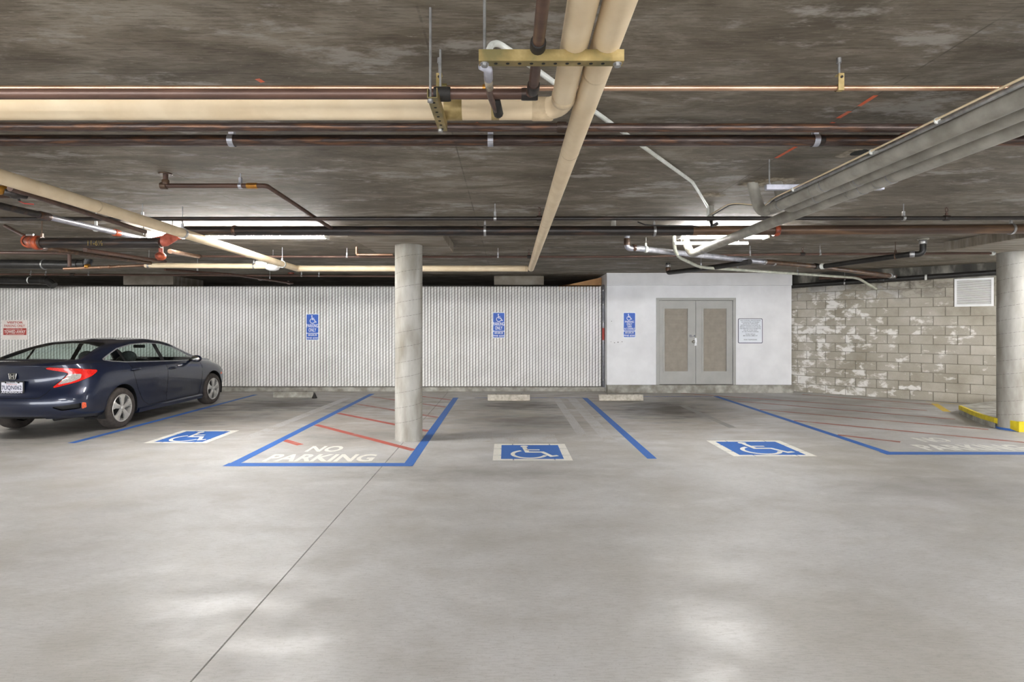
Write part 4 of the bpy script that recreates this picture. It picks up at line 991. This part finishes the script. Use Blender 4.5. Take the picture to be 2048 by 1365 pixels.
pipe('drain_pipe', 'brown cast drain continuing to the right towards the block wall', [W(1530, 524, 9.35), W(1640, 534, 9.95), W(1780, 552, 11.2)], .045, 'rustbrown', 0, coup=[(tuple(W(1632, 533, 9.9)), (1, .6, 0), .055, .10, 'abs', 'hub'), (tuple(W(1780, 552, 11.2)), (1, 1, 0), .055, .08, 'steel', 'band_clamp')])
pipe('pale_conduit', 'pale conduit curving down and running to the block wall', [W(1348, 470, 7.6)+Vector((0, 0, .02)), W(1349, 500, 8.0), W(1358, 515, 8.6), W(1400, 535, 9.6), W(1715, 556, 11.7), tuple(WA+WD*((W(1755, 578, 12.42).x-WA.x)/WD.x))+(2.46,)], .026, 'conduit_green', .25,
     hang=[(tuple(W(1402, 535.2, 9.62)), (1, .5, 0)), (tuple(W(1595, 548, 10.8)), (1, .5, 0)), (tuple(W(1475, 540, 10.1)), (1, .5, 0))], hr=.004)
y0 = 8.1
pipe('drain_pipe', 'black rubber bend and drain pipe left of the right column', [(W(1846, 478, y0).x, y0, CEIL), (W(1846, 507, y0).x, y0, EYE+1.07), W(1820, 509, 8.2), W(1640, 534, 9.6)], .042, 'abs', .10,
     coup=[((W(1846, 480, y0).x, y0, EYE+1.25), EZ, .05, .06, 'steel', 'band_clamp'), (tuple(W(1824, 508.5, 8.18)), (-1, .6, 0), .05, .06, 'steel', 'band_clamp'), (tuple(W(1645, 533, 9.55)), (-1, 1.5, 0), .05, .06, 'conduit', 'band_clamp'), ((W(1846, 474, y0).x, y0, CEIL-.01), EZ, .075, .02, 'castgrey', 'flange')], hang=[(tuple(W(1791, 513, 8.4)), (-1, .9, 0))], hmat='rustbrown')
q = lambda s, o, z: tuple(WA+WD*s+WN*o)+(z,)
pipe('black_drain', 'long black drain pipe running along the top of the block wall', [q(-.25, .12, 2.585), q(5.2, .12, 2.72)], .055, 'abs', 0, seg=18, coup=[(q(.0, .12, 2.59), tuple(WD)+(0,), .06, .05, 'car_black', 'end_cap'), (q(2.1, .12, 2.645), tuple(WD)+(0,), .066, .12, 'abs', 'hub'), (q(2.9, .12, 2.66), tuple(WD)+(0,), .062, .04, 'conduit', 'band_clamp')], hang=[(q(4.3, .12, 2.697), tuple(WD)+(.02,)), (q(1.4, .12, 2.62), tuple(WD)+(.02,))])
pipe('steel_pipe', 'brown rusty pipe above the black drain at the block wall', [q(.9, .25, 2.75), q(2.4, .3, 2.70)], .035, 'brown', 0, coup=[(q(2.35, .3, 2.70), tuple(WD)+(0,), .045, .07, 'steel', 'band_clamp'), (q(1.2, .26, 2.74), tuple(WD)+(0,), .05, .1, 'rusty', 'valve')])
y0 = 11.2
pipe('black_drain', 'black drain dipping over the plant-room header', [(W(1336, 526, y0).x, y0, CEIL), (W(1336, 549, y0).x, y0, 2.70), W(1420, 536, 9.9), W(1500, 524, 8.9)], .045, 'abs', .06, coup=[((W(1336, 532, y0).x, y0, 2.84), EZ, .055, .05, 'steel', 'band_clamp'), ((W(1336, 541, y0).x, y0, 2.77), EZ, .05, .08, 'rustbrown', 'coupling')])
t = thing('wiring', 'thin black wire sagging on the rust-brown main', 'cable', tuple(W(1275, 446, 6.4))); obj('cable', tube([W(1275, 444, 6.4), W(1290, 450, 6.4), W(1330, 452, 6.4), W(1385, 452, 6.4), W(1398, 454, 6.42)], .007, 6), M['abs'], t, True)
tag(obj('floor_strut', bbox(W(1351, 486, 7.4).x, W(1499, 486, 7.4).x, 7.43, 7.47, EYE+165*7.4/FPX, EYE+171*7.4/FPX, .003), M['castgrey'], origin=tuple(W(1425, 486, 7.4))), 'grey strut bar hanging just below the short light', 'strut')
bpy.data.objects['floor_strut'].name = 'hanging_strut'
t = bpy.data.objects['hanging_strut']
for px in (1365, 1480):
    p = W(px, 484, 7.4); o = obj('hanger_rod', tube([(p.x, 7.45, p.z), (p.x, 7.45, CEIL)], .004, 6), M['steel'])
    o.parent = t; o.matrix_parent_inverse = Matrix.Translation(-t.location)
pipe('junction_stub', 'small grey ceiling stub above the black main near the long beige pipe', [(W(1227, 448, 6.7).x, 6.7, CEIL), (W(1227, 455, 6.7).x, 6.7, 2.80)], .03, 'castgrey', 0)

# ================================================================== CAR
CX, CY = -6.96, 7.68                   # centre line, rear end (the car faces away from the viewpoint)
def interp(keys, u):
    """smooth interpolation through (u, value) keys"""
    k = np.array(keys, float); x, yv = k[:, 0], k[:, 1]; u = np.asarray(u, float)
    d = np.gradient(yv, x) if len(x) > 2 else np.full(len(x), (yv[-1]-yv[0])/(x[-1]-x[0]))
    # limit slopes so the curve keeps the keys' shape
    s = np.diff(yv)/np.diff(x)
    for i in range(len(x)):
        if 0 < i < len(x)-1:
            d[i] = 0 if s[i-1]*s[i] <= 0 else 2*s[i-1]*s[i]/(s[i-1]+s[i])
        else: d[i] = s[0] if i == 0 else s[-1]
    uc = np.clip(u, x[0], x[-1]); i = np.clip(np.searchsorted(x, uc)-1, 0, len(x)-2)
    h = x[i+1]-x[i]; t = (uc-x[i])/h
    return (2*t**3-3*t**2+1)*yv[i]+(t**3-2*t**2+t)*h*d[i]+(-2*t**3+3*t**2)*yv[i+1]+(t**3-t**2)*h*d[i+1]
def catmull(P, n):
    """P: (rows, cols, 3) -> n samples between each pair of rows"""
    R = P.shape[0]; out = []
    for k in range(R-1):
        p0 = P[k-1] if k > 0 else 2*P[k]-P[k+1]; p1, p2 = P[k], P[k+1]; p3 = P[k+2] if k+2 < R else 2*P[k+1]-P[k]
        for j in range(n):
            t = j/n; out.append(.5*((2*p1)+(-p0+p2)*t+(2*p0-5*p1+4*p2-p3)*t*t+(-p0+3*p1-3*p2+p3)*t**3))
    out.append(P[-1]); return np.array(out)
def polysd(px, py, poly):
    """signed distance to a polygon, negative inside"""
    P = np.array(poly, float); n = len(P); d = np.full(px.shape, 1e9); sg = np.ones(px.shape)
    for i in range(n):
        a, b = P[i], P[i-1]; ex, ey = b[0]-a[0], b[1]-a[1]; wx, wy = px-a[0], py-a[1]
        t = np.clip((wx*ex+wy*ey)/(ex*ex+ey*ey+1e-12), 0, 1); d = np.minimum(d, (wx-ex*t)**2+(wy-ey*t)**2)
        c1 = py >= a[1]; c2 = py < b[1]; c3 = ex*wy > ey*wx
        fl = (c1 & c2 & c3) | (~c1 & ~c2 & ~c3); sg = np.where(fl, -sg, sg)
    return sg*np.sqrt(d)
class Sheet:
    """surface grid that can be cut along outlines into separate panels"""
    def __init__(s, grid, attr):
        R, Cn = grid.shape[:2]; s.co = [tuple(v) for v in grid.reshape(-1, 3)]; s.at = [tuple(v) for v in attr.reshape(-1, attr.shape[-1])]
        s.faces = [(r*Cn+c, r*Cn+c+1, (r+1)*Cn+c+1, (r+1)*Cn+c) for r in range(R-1) for c in range(Cn-1)]
    def dist(s, fn): return fn(np.array(s.co), np.array(s.at))
    def cut(s, fn, faces):
        """split faces into (inside: fn<0, outside)"""
        d = list(s.dist(fn)); ins, outs = [], []; cache = {}
        def mid(a, b):
            k = (min(a, b), max(a, b))
            if k not in cache:
                t = d[a]/(d[a]-d[b]); s.co.append(tuple(np.array(s.co[a])*(1-t)+np.array(s.co[b])*t)); s.at.append(tuple(np.array(s.at[a])*(1-t)+np.array(s.at[b])*t)); d.append(0.); cache[k] = len(s.co)-1
            return cache[k]
        for f in faces:
            neg = [d[i] < 0 for i in f]
            if all(neg): ins.append(f); continue
            if not any(neg): outs.append(f); continue
            A, B = [], []
            for i, a in enumerate(f):
                b = f[(i+1) % len(f)]
                (A if d[a] < 0 else B).append(a)
                if (d[a] < 0) != (d[b] < 0):
                    m = mid(a, b); A.append(m); B.append(m)
            if len(A) > 2: ins.append(tuple(A))
            if len(B) > 2: outs.append(tuple(B))
        return ins, outs
    def geo(s, faces, off=0.0, mirror=True, right=True, left=True):
        used = sorted({i for f in faces for i in f}); ix = {a: k for k, a in enumerate(used)}
        V = [s.co[i] for i in used]; Fc = [tuple(ix[i] for i in f) for f in faces]
        if off:
            me = bpy.data.meshes.new('t'); me.from_pydata(V, [], Fc); me.update()
            N = [tuple(v.normal) for v in me.vertices]; bpy.data.meshes.remove(me)
            V = [tuple(np.array(v)+np.array(n)*off) for v, n in zip(V, N)]
        gs = []
        if right: gs.append((V, Fc))
        if left: gs.append(([(-v[0], v[1], v[2]) for v in V], [f[::-1] for f in Fc]))
        return join(*gs)
def world_geo(g): return [(CX+v[0], CY+v[1], v[2]) for v in g[0]], g[1]

def build_car():
    car = thing('car', 'dark navy blue four-door saloon parked facing the fence', 'car', (CX, CY+2.3, 0))
    # ---- feature lines round the body: (rear end, front end, height keys, half-width keys, rear corner length)
    rows = [
        (.13, 4.50, [(0, .285), (.6, .27), (1.4, .19), (3.3, .18), (4.1, .19), (4.63, .22)], [(0, .80), (.6, .82), (1.4, .82), (3.3, .82), (4.63, .78)], .55),
        (.05, 4.58, [(0, .35), (.6, .34), (1.4, .255), (3.3, .25), (4.1, .29), (4.63, .32)], [(0, .85), (.6, .875), (1.4, .865), (3.3, .865), (4.63, .83)], .55),
        (.005, 4.62, [(0, .47), (.6, .46), (1.4, .40), (3.3, .40), (4.1, .43), (4.63, .44)], [(0, .88), (.6, .895), (1.4, .872), (3.3, .875), (4.63, .86)], .55),
        (.02, 4.63, [(0, .60), (.6, .60), (1.4, .57), (3.3, .55), (4.1, .55), (4.63, .55)], [(0, .89), (.6, .90), (1.4, .885), (3.3, .888), (4.63, .87)], .56),
        (.085, 4.61, [(0, .72), (.6, .735), (1.4, .735), (3.3, .69), (4.1, .66), (4.63, .64)], [(0, .885), (.6, .90), (1.4, .898), (3.3, .893), (4.63, .86)], .58),
        (.105, 4.57, [(0, .86), (.6, .875), (1.4, .845), (3.3, .79), (4.1, .74), (4.63, .70)], [(0, .85), (.6, .882), (1.4, .895), (3.3, .885), (4.63, .83)], .62),
        (.075, 4.51, [(0, .965), (.6, .985), (1.4, .935), (3.3, .865), (4.1, .80), (4.63, .745)], [(0, .80), (.6, .845), (1.4, .868), (3.3, .862), (4.63, .78)], .66),
        (.05, 4.44, [(0, 1.035), (.45, 1.06), (.9, 1.045), (1.4, 1.005), (2.3, .965), (3.25, .925), (3.6, .895), (4.1, .83), (4.63, .765)], [(0, .74), (.5, .79), (1.0, .815), (1.6, .83), (3.2, .825), (4.0, .79), (4.63, .72)], .62)]
    NC = 46; NS = 110; NF = 34
    ph = np.linspace(0, PI/2, NC)
    lines = []
    for ur, uf, zk, wk, a in rows:
        n = 2.7; b = .75
        ua = ur+a*(1-np.cos(ph)**(2/n)); ya = np.sin(ph)**(2/n)
        us = np.linspace(ur+a, uf-b, NS+2)[1:-1]; ys = np.ones(NS)
        ub = (uf-b*(1-np.cos(ph)**(2/n)))[::-1]; yb = (np.sin(ph)**(2/n))[::-1]
        u = np.concatenate([ua, us, ub]); y = np.concatenate([ya, ys, yb])*interp(wk, u)
        lines.append(np.stack([y, u, interp(zk, u)], 1))
    Pm = np.array(lines); G = catmull(Pm, 8)
    # arc length along each line measured from the rear centre
    seg = np.linalg.norm(np.diff(Pm[4], axis=0), axis=1); sl = np.concatenate([[0], np.cumsum(seg)])
    S = np.broadcast_to(sl, G.shape[:2]); low = Sheet(G, np.stack([S, np.zeros_like(S)], 2))
    # ---- upper surfaces: deck, glasshouse, roof, bonnet
    top = Pm[-1]; ucen = [(0.05, 1.045), (.16, 1.085), (.42, 1.115), (.70, 1.205), (1.0, 1.298), (1.35, 1.372), (1.75, 1.410), (2.1, 1.416), (2.42, 1.388), (2.65, 1.345), (3.0, 1.205), (3.4, 1.03), (3.54, .985), (3.9, .95), (4.2, .89), (4.44, .80)]
    yrk = [(0, .70), (.45, .76), (.75, .765), (1.0, .742), (1.4, .71), (2.2, .705), (2.8, .735), (3.3, .80), (3.6, .84), (4.44, .75)]
    u = top[:, 1]; ye = top[:, 0]; ze = top[:, 2]; zc = np.maximum(interp(ucen, u), ze+.004); k = interp(yrk, u)
    E = np.stack([ye, u, ze], 1); R = np.stack([ye*k, u, ze+(zc-ze)*.865], 1)
    Mid = (E+R)/2; Mid[:, 0] += .012*np.clip((zc-ze)/.4, 0, 1); Q = np.stack([ye*k*.55, u, ze+(zc-ze)*.965], 1); C = np.stack([ye*0, u, zc], 1)
    T = catmull(np.array([E, Mid, R, Q, C]), 8); T = np.maximum(T, np.array([0, -9, 0]))
    tt = np.broadcast_to(np.linspace(0, 4, T.shape[0])[:, None], T.shape[:2])
    upp = Sheet(T, np.stack([tt, tt], 2))

    def P(name, g, mat, parent=car, sm=True): return obj(name, world_geo(g), M[mat], parent, sm)
    # -------- lower body panels
    sv = lambda poly: (lambda co, at: polysd(co[:, 1], co[:, 2], poly))
    rv = lambda poly: (lambda co, at: polysd(at[:, 0], co[:, 2], poly))
    circ = lambda cu, cz, r: (lambda co, at: np.where(co[:, 0] > .45, np.hypot(co[:, 1]-cu, co[:, 2]-cz)-r, 1.))
    AX = ((1.03, .325), (3.735, .325)); RA = .368
    F0 = low.faces
    arch = []
    for cu, cz in AX:
        _, F0 = low.cut(circ(cu, cz, RA), F0)
        lip, F0 = low.cut(circ(cu, cz, RA+.012), F0); arch.append(lip)
    def gapcut(sheet, fn, w, faces):
        a, out = sheet.cut(lambda co, at: fn(co, at)-w, faces); inner, rg_ = sheet.cut(lambda co, at: fn(co, at)+w, a)
        return rg_, out+inner
    seams = []
    # tail lamps
    lamp = rv([(.50, 1.012), (.55, 1.022), (.80, .997), (1.06, .957), (1.05, .93), (.97, .872), (.80, .80), (.54, .728), (.52, .738), (.72, .925), (.69, .945), (.51, .995)])
    gap, F0 = low.cut(lambda co, at: lamp(co, at)-.006, F0); lm, gap = low.cut(lamp, gap); seams += gap
    clear, lm = low.cut(rv([(.565, .768), (.725, .918), (.86, .912), (.83, .845), (.72, .80)]), lm)
    # lower rear bumper intakes and reflectors
    refl, F0 = low.cut(rv([(.92, .415), (.985, .43), (.975, .50), (.92, .51)]), F0)
    vent, F0 = low.cut(rv([(.55, .465), (.91, .50), (.91, .42), (.68, .405)]), F0)
    valance, F0 = low.cut(rv([(-.1, .20), (.50, .20), (.42, .325), (-.1, .325)]), F0)
    # boot lid
    boot = rv([(-.2, .595), (.40, .595), (.465, .655), (.508, .735), (.71, .925), (.68, .95), (.485, 1.0), (.485, 1.3), (-.2, 1.3)])
    sm_, F0 = gapcut(low, boot, .0045, F0); seams += sm_
    lid, F0 = low.cut(boot, F0)
    # step line between bumper and lid
    recess, lid = low.cut(rv([(-.2, .655), (.36, .655), (.45, .72), (.34, .845), (-.2, .845)]), lid)
    # doors
    rd = sv([(1.19, 1.3), (2.19, 1.3), (2.19, .275), (1.70, .275), (1.55, .36), (1.41, .56), (1.30, .80)])
    fd = sv([(2.19, 1.3), (3.29, 1.3), (3.315, .8), (3.29, .46), (3.24, .32), (3.19, .275), (2.19, .275)])
    side = lambda fn: (lambda co, at: np.where(co[:, 0] > .5, fn(co, at), .5))
    for fn in (rd, fd):
        sm_, F0 = gapcut(low, side(fn), .0045, F0); seams += sm_
    rdoor, F0 = low.cut(side(rd), F0); fdoor, F0 = low.cut(side(fd), F0)
    # bumper seams
    for ln in ([(.60, .30), (.606, .30), (.606, .78), (.60, .78)],):
        pass
    sm_, F0 = low.cut(side(sv([(.70, .62), (.70, .627), (.52, .835), (.52, .828)])), F0); seams += sm_
    # lamps at the front
    marker, F0 = low.cut(side(sv([(4.03, .59), (4.17, .60), (4.17, .645), (4.04, .635)])), F0)
    head, F0 = low.cut(sv([(4.10, .75), (4.30, .70), (4.7, .68), (4.7, .60), (4.32, .655), (4.12, .70)]), F0)
    grille, F0 = low.cut(lambda co, at: np.where(co[:, 1] > 4.2, polysd(co[:, 0], co[:, 2], [(-.1, .30), (.5, .30), (.55, .42), (.45, .68), (-.1, .68)]), 1.), F0)
    bump, F0 = low.cut(lambda co, at: np.where(co[:, 1] < .75, np.maximum(co[:, 1]-.665, co[:, 2]-.80), 1.), F0)
    bodyo = P('body_shell', low.geo(F0), 'paint')
    P('rear_bumper', low.geo(bump), 'paint')
    b = P('boot_lid', low.geo(lid), 'paint'); P('number_plate_recess', low.geo(recess, -.012), 'paint', b)
    P('panel_gap', low.geo(seams, -.004), 'car_seam', bodyo)
    for lipf in arch:
        for rt in (True, False): P('wheel_arch_lip', low.geo(lipf, .003, right=rt, left=not rt), 'paint', bodyo)
    P('lower_valance', low.geo(valance, -.01), 'car_black')
    P('grille', low.geo(grille, -.01), 'car_black')
    for rt in (True, False):
        kw = dict(right=rt, left=not rt)
        a = P('tail_lamp', low.geo(lm, .004, **kw), 'lens_red'); P('clear_lens', low.geo(clear, .002, **kw), 'lens_clear', a)
        P('bumper_grille', low.geo(vent, -.03, **kw), 'car_black')
        P('reflector', low.geo(refl, .004, **kw), 'lens_amber'); P('marker_lamp', low.geo(marker, .004, **kw), 'lens_amber'); P('headlamp', low.geo(head, .004, **kw), 'lens_clear')
        sg = 1 if rt else -1
        for nm, fc, hu, hz in (('rear_door', rdoor, 1.34, .905), ('front_door', fdoor, 2.34, .85)):
            d = P(nm, low.geo(fc, **kw), 'paint')
            h = [(sg*.888, hu-.10, hz), (sg*.925, hu-.06, hz+.006), (sg*.928, hu+.05, hz+.004), (sg*.888, hu+.11, hz-.004)]
            P('door_handle', tube(h, [.012, .015, .015, .010], 8, True), 'paint', d)
            P('handle_recess', ([(sg*.8985, hu-.07, hz-.02), (sg*.8975, hu+.07, hz-.022), (sg*.893, hu+.07, hz+.022), (sg*.893, hu-.07, hz+.024)], [(0, 1, 2, 3)]), 'car_seam', d, False)
        P('side_sill', prism([(sg*.80, .17), (sg*.872, .18), (sg*.885, .235), (sg*.862, .262), (sg*.80, .27)][::sg], 'y', 1.44, 3.34), 'paint', car, False)
        # mirror
        mo = P('door_mirror', ellipsoid((sg*.985, 2.93, .985), .105, .062, .068, 16, 10), 'paint')
        P('mirror_arm', tube([(sg*.83, 2.99, .955), (sg*.92, 2.95, .955)], .022, 8), 'car_black', mo)
        P('mirror_glass', ellipsoid((sg*.985, 2.892, .985), .088, .026, .055, 14, 8), 'chrome', mo)
    # -------- upper panels
    F1 = upp.faces
    lowT = lambda fn: (lambda co, at: np.where(at[:, 0] < 2.05, fn(co, at), .5))
    topv = lambda poly: (lambda co, at: np.where(at[:, 0] > 1.6, polysd(co[:, 1], co[:, 0], poly), .5))
    dlo_p = [(.79, 1.092), (.93, 1.068), (1.20, 1.038), (2.16, .993), (3.07, .953), (3.16, .962), (2.95, 1.095), (2.65, 1.212), (2.32, 1.285), (1.97, 1.310), (1.57, 1.296), (1.22, 1.240), (.97, 1.155)]
    dlo = lowT(sv(dlo_p))
    trim, F1 = upp.cut(lambda co, at: dlo(co, at)-.014, F1); ins, trim = upp.cut(dlo, trim)
    q, ins = upp.cut(lambda co, at: co[:, 1]-1.185, ins); bp, ins = upp.cut(lambda co, at: co[:, 1]-1.235, ins)
    rw, ins = upp.cut(lambda co, at: co[:, 1]-2.115, ins); bp2, fw = upp.cut(lambda co, at: co[:, 1]-2.225, ins)
    rg = topv([(.455, -.2), (.455, .585), (.50, .605), (.75, .575), (1.18, .485), (1.27, .42), (1.285, -.2)])
    ws = topv([(2.63, -.2), (2.645, .50), (2.73, .535), (3.30, .655), (3.48, .60), (3.55, -.2)])
    fr, F1 = upp.cut(lambda co, at: rg(co, at)-.018, F1); rgl, fr = upp.cut(rg, fr)
    fr2, F1 = upp.cut(lambda co, at: ws(co, at)-.018, F1); wsl, fr2 = upp.cut(ws, fr2)
    sm_, F1 = gapcut(upp, lambda co, at: np.where(co[:, 1] < .52, co[:, 0]-.485-.06*np.clip(co[:, 1]-.1, 0, 1), .5), .004, F1)
    hs, F1 = gapcut(upp, lambda co, at: np.where(co[:, 1] > 3.55, co[:, 0]-.70+.08*(co[:, 1]-3.55), .5), .004, F1)
    ro = P('roof_and_decks', upp.geo(F1), 'paint'); P('panel_gap', upp.geo(sm_+hs, -.003), 'car_seam', ro)
    P('window_surround', upp.geo(fr+fr2, .001), 'car_black', ro)
    for rt in (True, False):
        kw = dict(right=rt, left=not rt)
        tr = P('window_trim', upp.geo(trim, .003, **kw), 'trim_silver')
        for nm, fc in (('quarter_window', q), ('rear_side_window', rw), ('front_side_window', fw)): P(nm, upp.geo(fc, **kw), 'glass')
        P('window_pillar', upp.geo(bp, .001, **kw), 'car_black'); P('window_pillar', upp.geo(bp2, .001, **kw), 'car_black')
    P('rear_window', upp.geo(rgl), 'glass'); P('windscreen', upp.geo(wsl), 'glass')
    # boot lip
    P('boot_lip', tube([(x, .055+.17*(abs(x)/.62)**2.6, 1.045-.012*(abs(x)/.62)**2) for x in np.linspace(-.60, .60, 25)], .012, 8), 'paint', b)
    # -------- badge and number plate
    yb = .098
    bx = [( -.052, .945), (.052, .945), (.058, .935), (.044, .862), (.036, .855), (-.036, .855), (-.044, .862), (-.058, .935)]
    outer = prism(bx, 'y', yb-.02, yb-.006)
    badge = P('badge', outer, 'car_black', b, False)
    bd = [(-.052, .942), (.052, .942), (.055, .934), (.042, .866), (.035, .859), (-.035, .859), (-.042, .866), (-.055, .934), (-.052, .942)]
    P('badge_rim', tube([(x, yb-.022, z) for x, z in bd], .0045, 6), 'chrome', badge)
    for sg in (-1, 1):
        P('badge_letter', prism([(sg*.034, .932), (sg*.018, .932), (sg*.013, .868), (sg*.025, .868)], 'y', yb-.028, yb-.015), 'chrome', badge, False)
    P('badge_letter', prism([(-.02, .895), (.02, .895), (.02, .908), (-.02, .908)], 'y', yb-.028, yb-.015), 'chrome', badge, False)
    py = .085
    pf = P('number_plate', bbox(-.165, .165, py-.016, py, .66, .83, .004), 'car_black', b, False)
    P('plate_face', bbox(-.150, .150, py-.02, py-.012, .672, .815, .003), 'plate', pf, False)
    for s, q4, m, bo in (('7UQN062', (-.14, .14, .70, .773), 'plate_ink', .012), ('ANDERSON', (-.148, .148, .664, .692), 'plate', .03), ('Honda', (-.07, .085, .802, .826), 'plate', .02), ('California', (-.075, .075, .780, .80), 'sign_red', 0)):
        g = solid2(text2d(s, *q4, bo), 'wall', py-.021, .001); P('lettering', g, m, pf, False)
    P('plate_frame_strip', bbox(-.16, .16, py-.0205, py-.012, .66, .694, .002), 'car_black', pf, False)
    P('plate_frame_strip', bbox(-.10, .11, py-.0205, py-.012, .80, .829, .002), 'car_black', pf, False)
    # -------- wheels
    for i, (cu, cz) in enumerate(AX):
        for sg in (1, -1):
            xo = sg*.885; ax = (sg, 0, 0); c = Vector((CX+xo, CY+cu, .318)); Rt = .318
            prof = [(.205, -.20), (.26, -.212), (.295, -.208), (Rt-.006, -.18), (Rt, -.15), (Rt, -.05), (Rt-.006, -.022), (.295, .002), (.262, .006), (.222, 0), (.205, -.012)]
            ty = obj('tyre', lathe(c, ax, prof, 48), M['tyre'], car, 60)
            obj('wheel_rim', lathe(c, ax, [(.222, -.004), (.216, .004), (.205, .002), (.198, -.03), (.19, -.14), (.19, -.2)], 48), M['rim'], ty, 50)
            obj('brake_disc', lathe(c, ax, [(0, -.07), (.15, -.07), (.15, -.085), (.19, -.09), (.19, -.1), (0, -.1)], 32), M['car_black'], ty)
            e1 = Vector((0, 1, 0)); e2 = Vector((0, 0, 1)); axv = Vector(ax)
            for kx in range(5):
                a0 = 2*PI*kx/5+.3
                def pt(r, a, d): return tuple(c+(e1*math.cos(a0+a)+e2*math.sin(a0+a))*r+axv*d)
                V = []
                for r, wa, d in ((.03, .75, .004), (.085, .36, .012), (.15, .27, .010), (.212, .36, .002)):
                    V += [pt(r, -wa, d-.006), pt(r, -wa*.35, d), pt(r, wa*.55, d), pt(r, wa, d-.006), pt(r, wa, d-.03), pt(r, -wa, d-.03)]
                Fc = []
                for j in range(3):
                    for kk in range(6): Fc.append((6*j+kk, 6*j+(kk+1) % 6, 6*j+6+(kk+1) % 6, 6*j+6+kk))
                Fc += [tuple(range(6))[::-1], tuple(range(18, 24))]
                obj('spoke', (V, Fc), M['rim'], ty)
            obj('hub_cap', lathe(c, ax, [(.036, -.002), (.034, .010), (.02, .015), (0, .016)], 20), M['rim'], ty, True)
        # wheel housing
        for sg in (1, -1):
            n = 24; V, Fc = [], []
            for k2 in range(n+1):
                a = -.35+(PI+.7)*k2/n
                for xx in (.875, .55): V.append((CX+sg*xx, CY+cu+(RA+.004)*math.cos(a), cz+(RA+.004)*math.sin(a)))
            for k2 in range(n): Fc.append((2*k2, 2*k2+1, 2*k2+3, 2*k2+2))
            V += [(CX+sg*.55, CY+cu, cz)]; m = len(V)-1
            for k2 in range(n): Fc.append((2*k2+1, m, 2*k2+3))
            obj('wheel_housing', (V, Fc), M['car_black'], bodyo)
    # -------- underside and cabin
    P('underbody', bbox(-.78, .78, .62, 4.3, .225, .30, .03), 'car_black', car, False)
    P('exhaust', tube([(.45, .25, .27), (.45, .7, .25)], .03, 12), 'car_black')
    P('cabin_floor', bbox(-.70, .70, 1.0, 3.5, .30, .36, .02), 'cabin', car, False)
    P('parcel_shelf', bbox(-.60, .60, .58, 1.15, .95, .99, .01), 'cabin', car, False)
    P('dashboard', bbox(-.68, .68, 3.05, 3.45, .70, .935, .05), 'cabin', car, False)
    P('steering_wheel', tube([(-.37+.18*math.cos(a), 2.92-.06*math.sin(a), .86+.17*math.sin(a)) for a in np.linspace(0, 2*PI, 25)], .014, 8), 'car_black')
    def seat(x, y, w, top, tilt, nm='seat'):
        yb_ = y-tilt
        s = P(nm, prism([(y+.48, .36), (y+.5, .52), (y+.05, .50), (yb_+.04, top-.03), (yb_-.03, top), (yb_-.09, top-.04), (y-.10, .40)], 'x', x-w/2, x+w/2), 'seatcloth', car, False)
        return s
    for x in (-.36, .36):
        s = seat(x, 2.15, .50, .98, .18, 'front_seat')
        P('headrest', ellipsoid((x, 1.93, 1.075), .145, .065, .105, 16, 10), 'seatcloth', s); P('headrest_post', tube([(x-.05, 1.94, .95), (x-.05, 1.93, 1.05)], .007, 6), 'chrome', s)
    s = seat(0, 1.25, 1.24, .955, .12, 'rear_seat')
    for x in (-.38, .38): P('headrest', ellipsoid((x, 1.10, 1.0), .14, .06, .085, 16, 10), 'seatcloth', s)
    P('interior_mirror', bbox(-.11, .11, 2.74, 2.77, 1.20, 1.26, .012), 'car_black')
build_car()
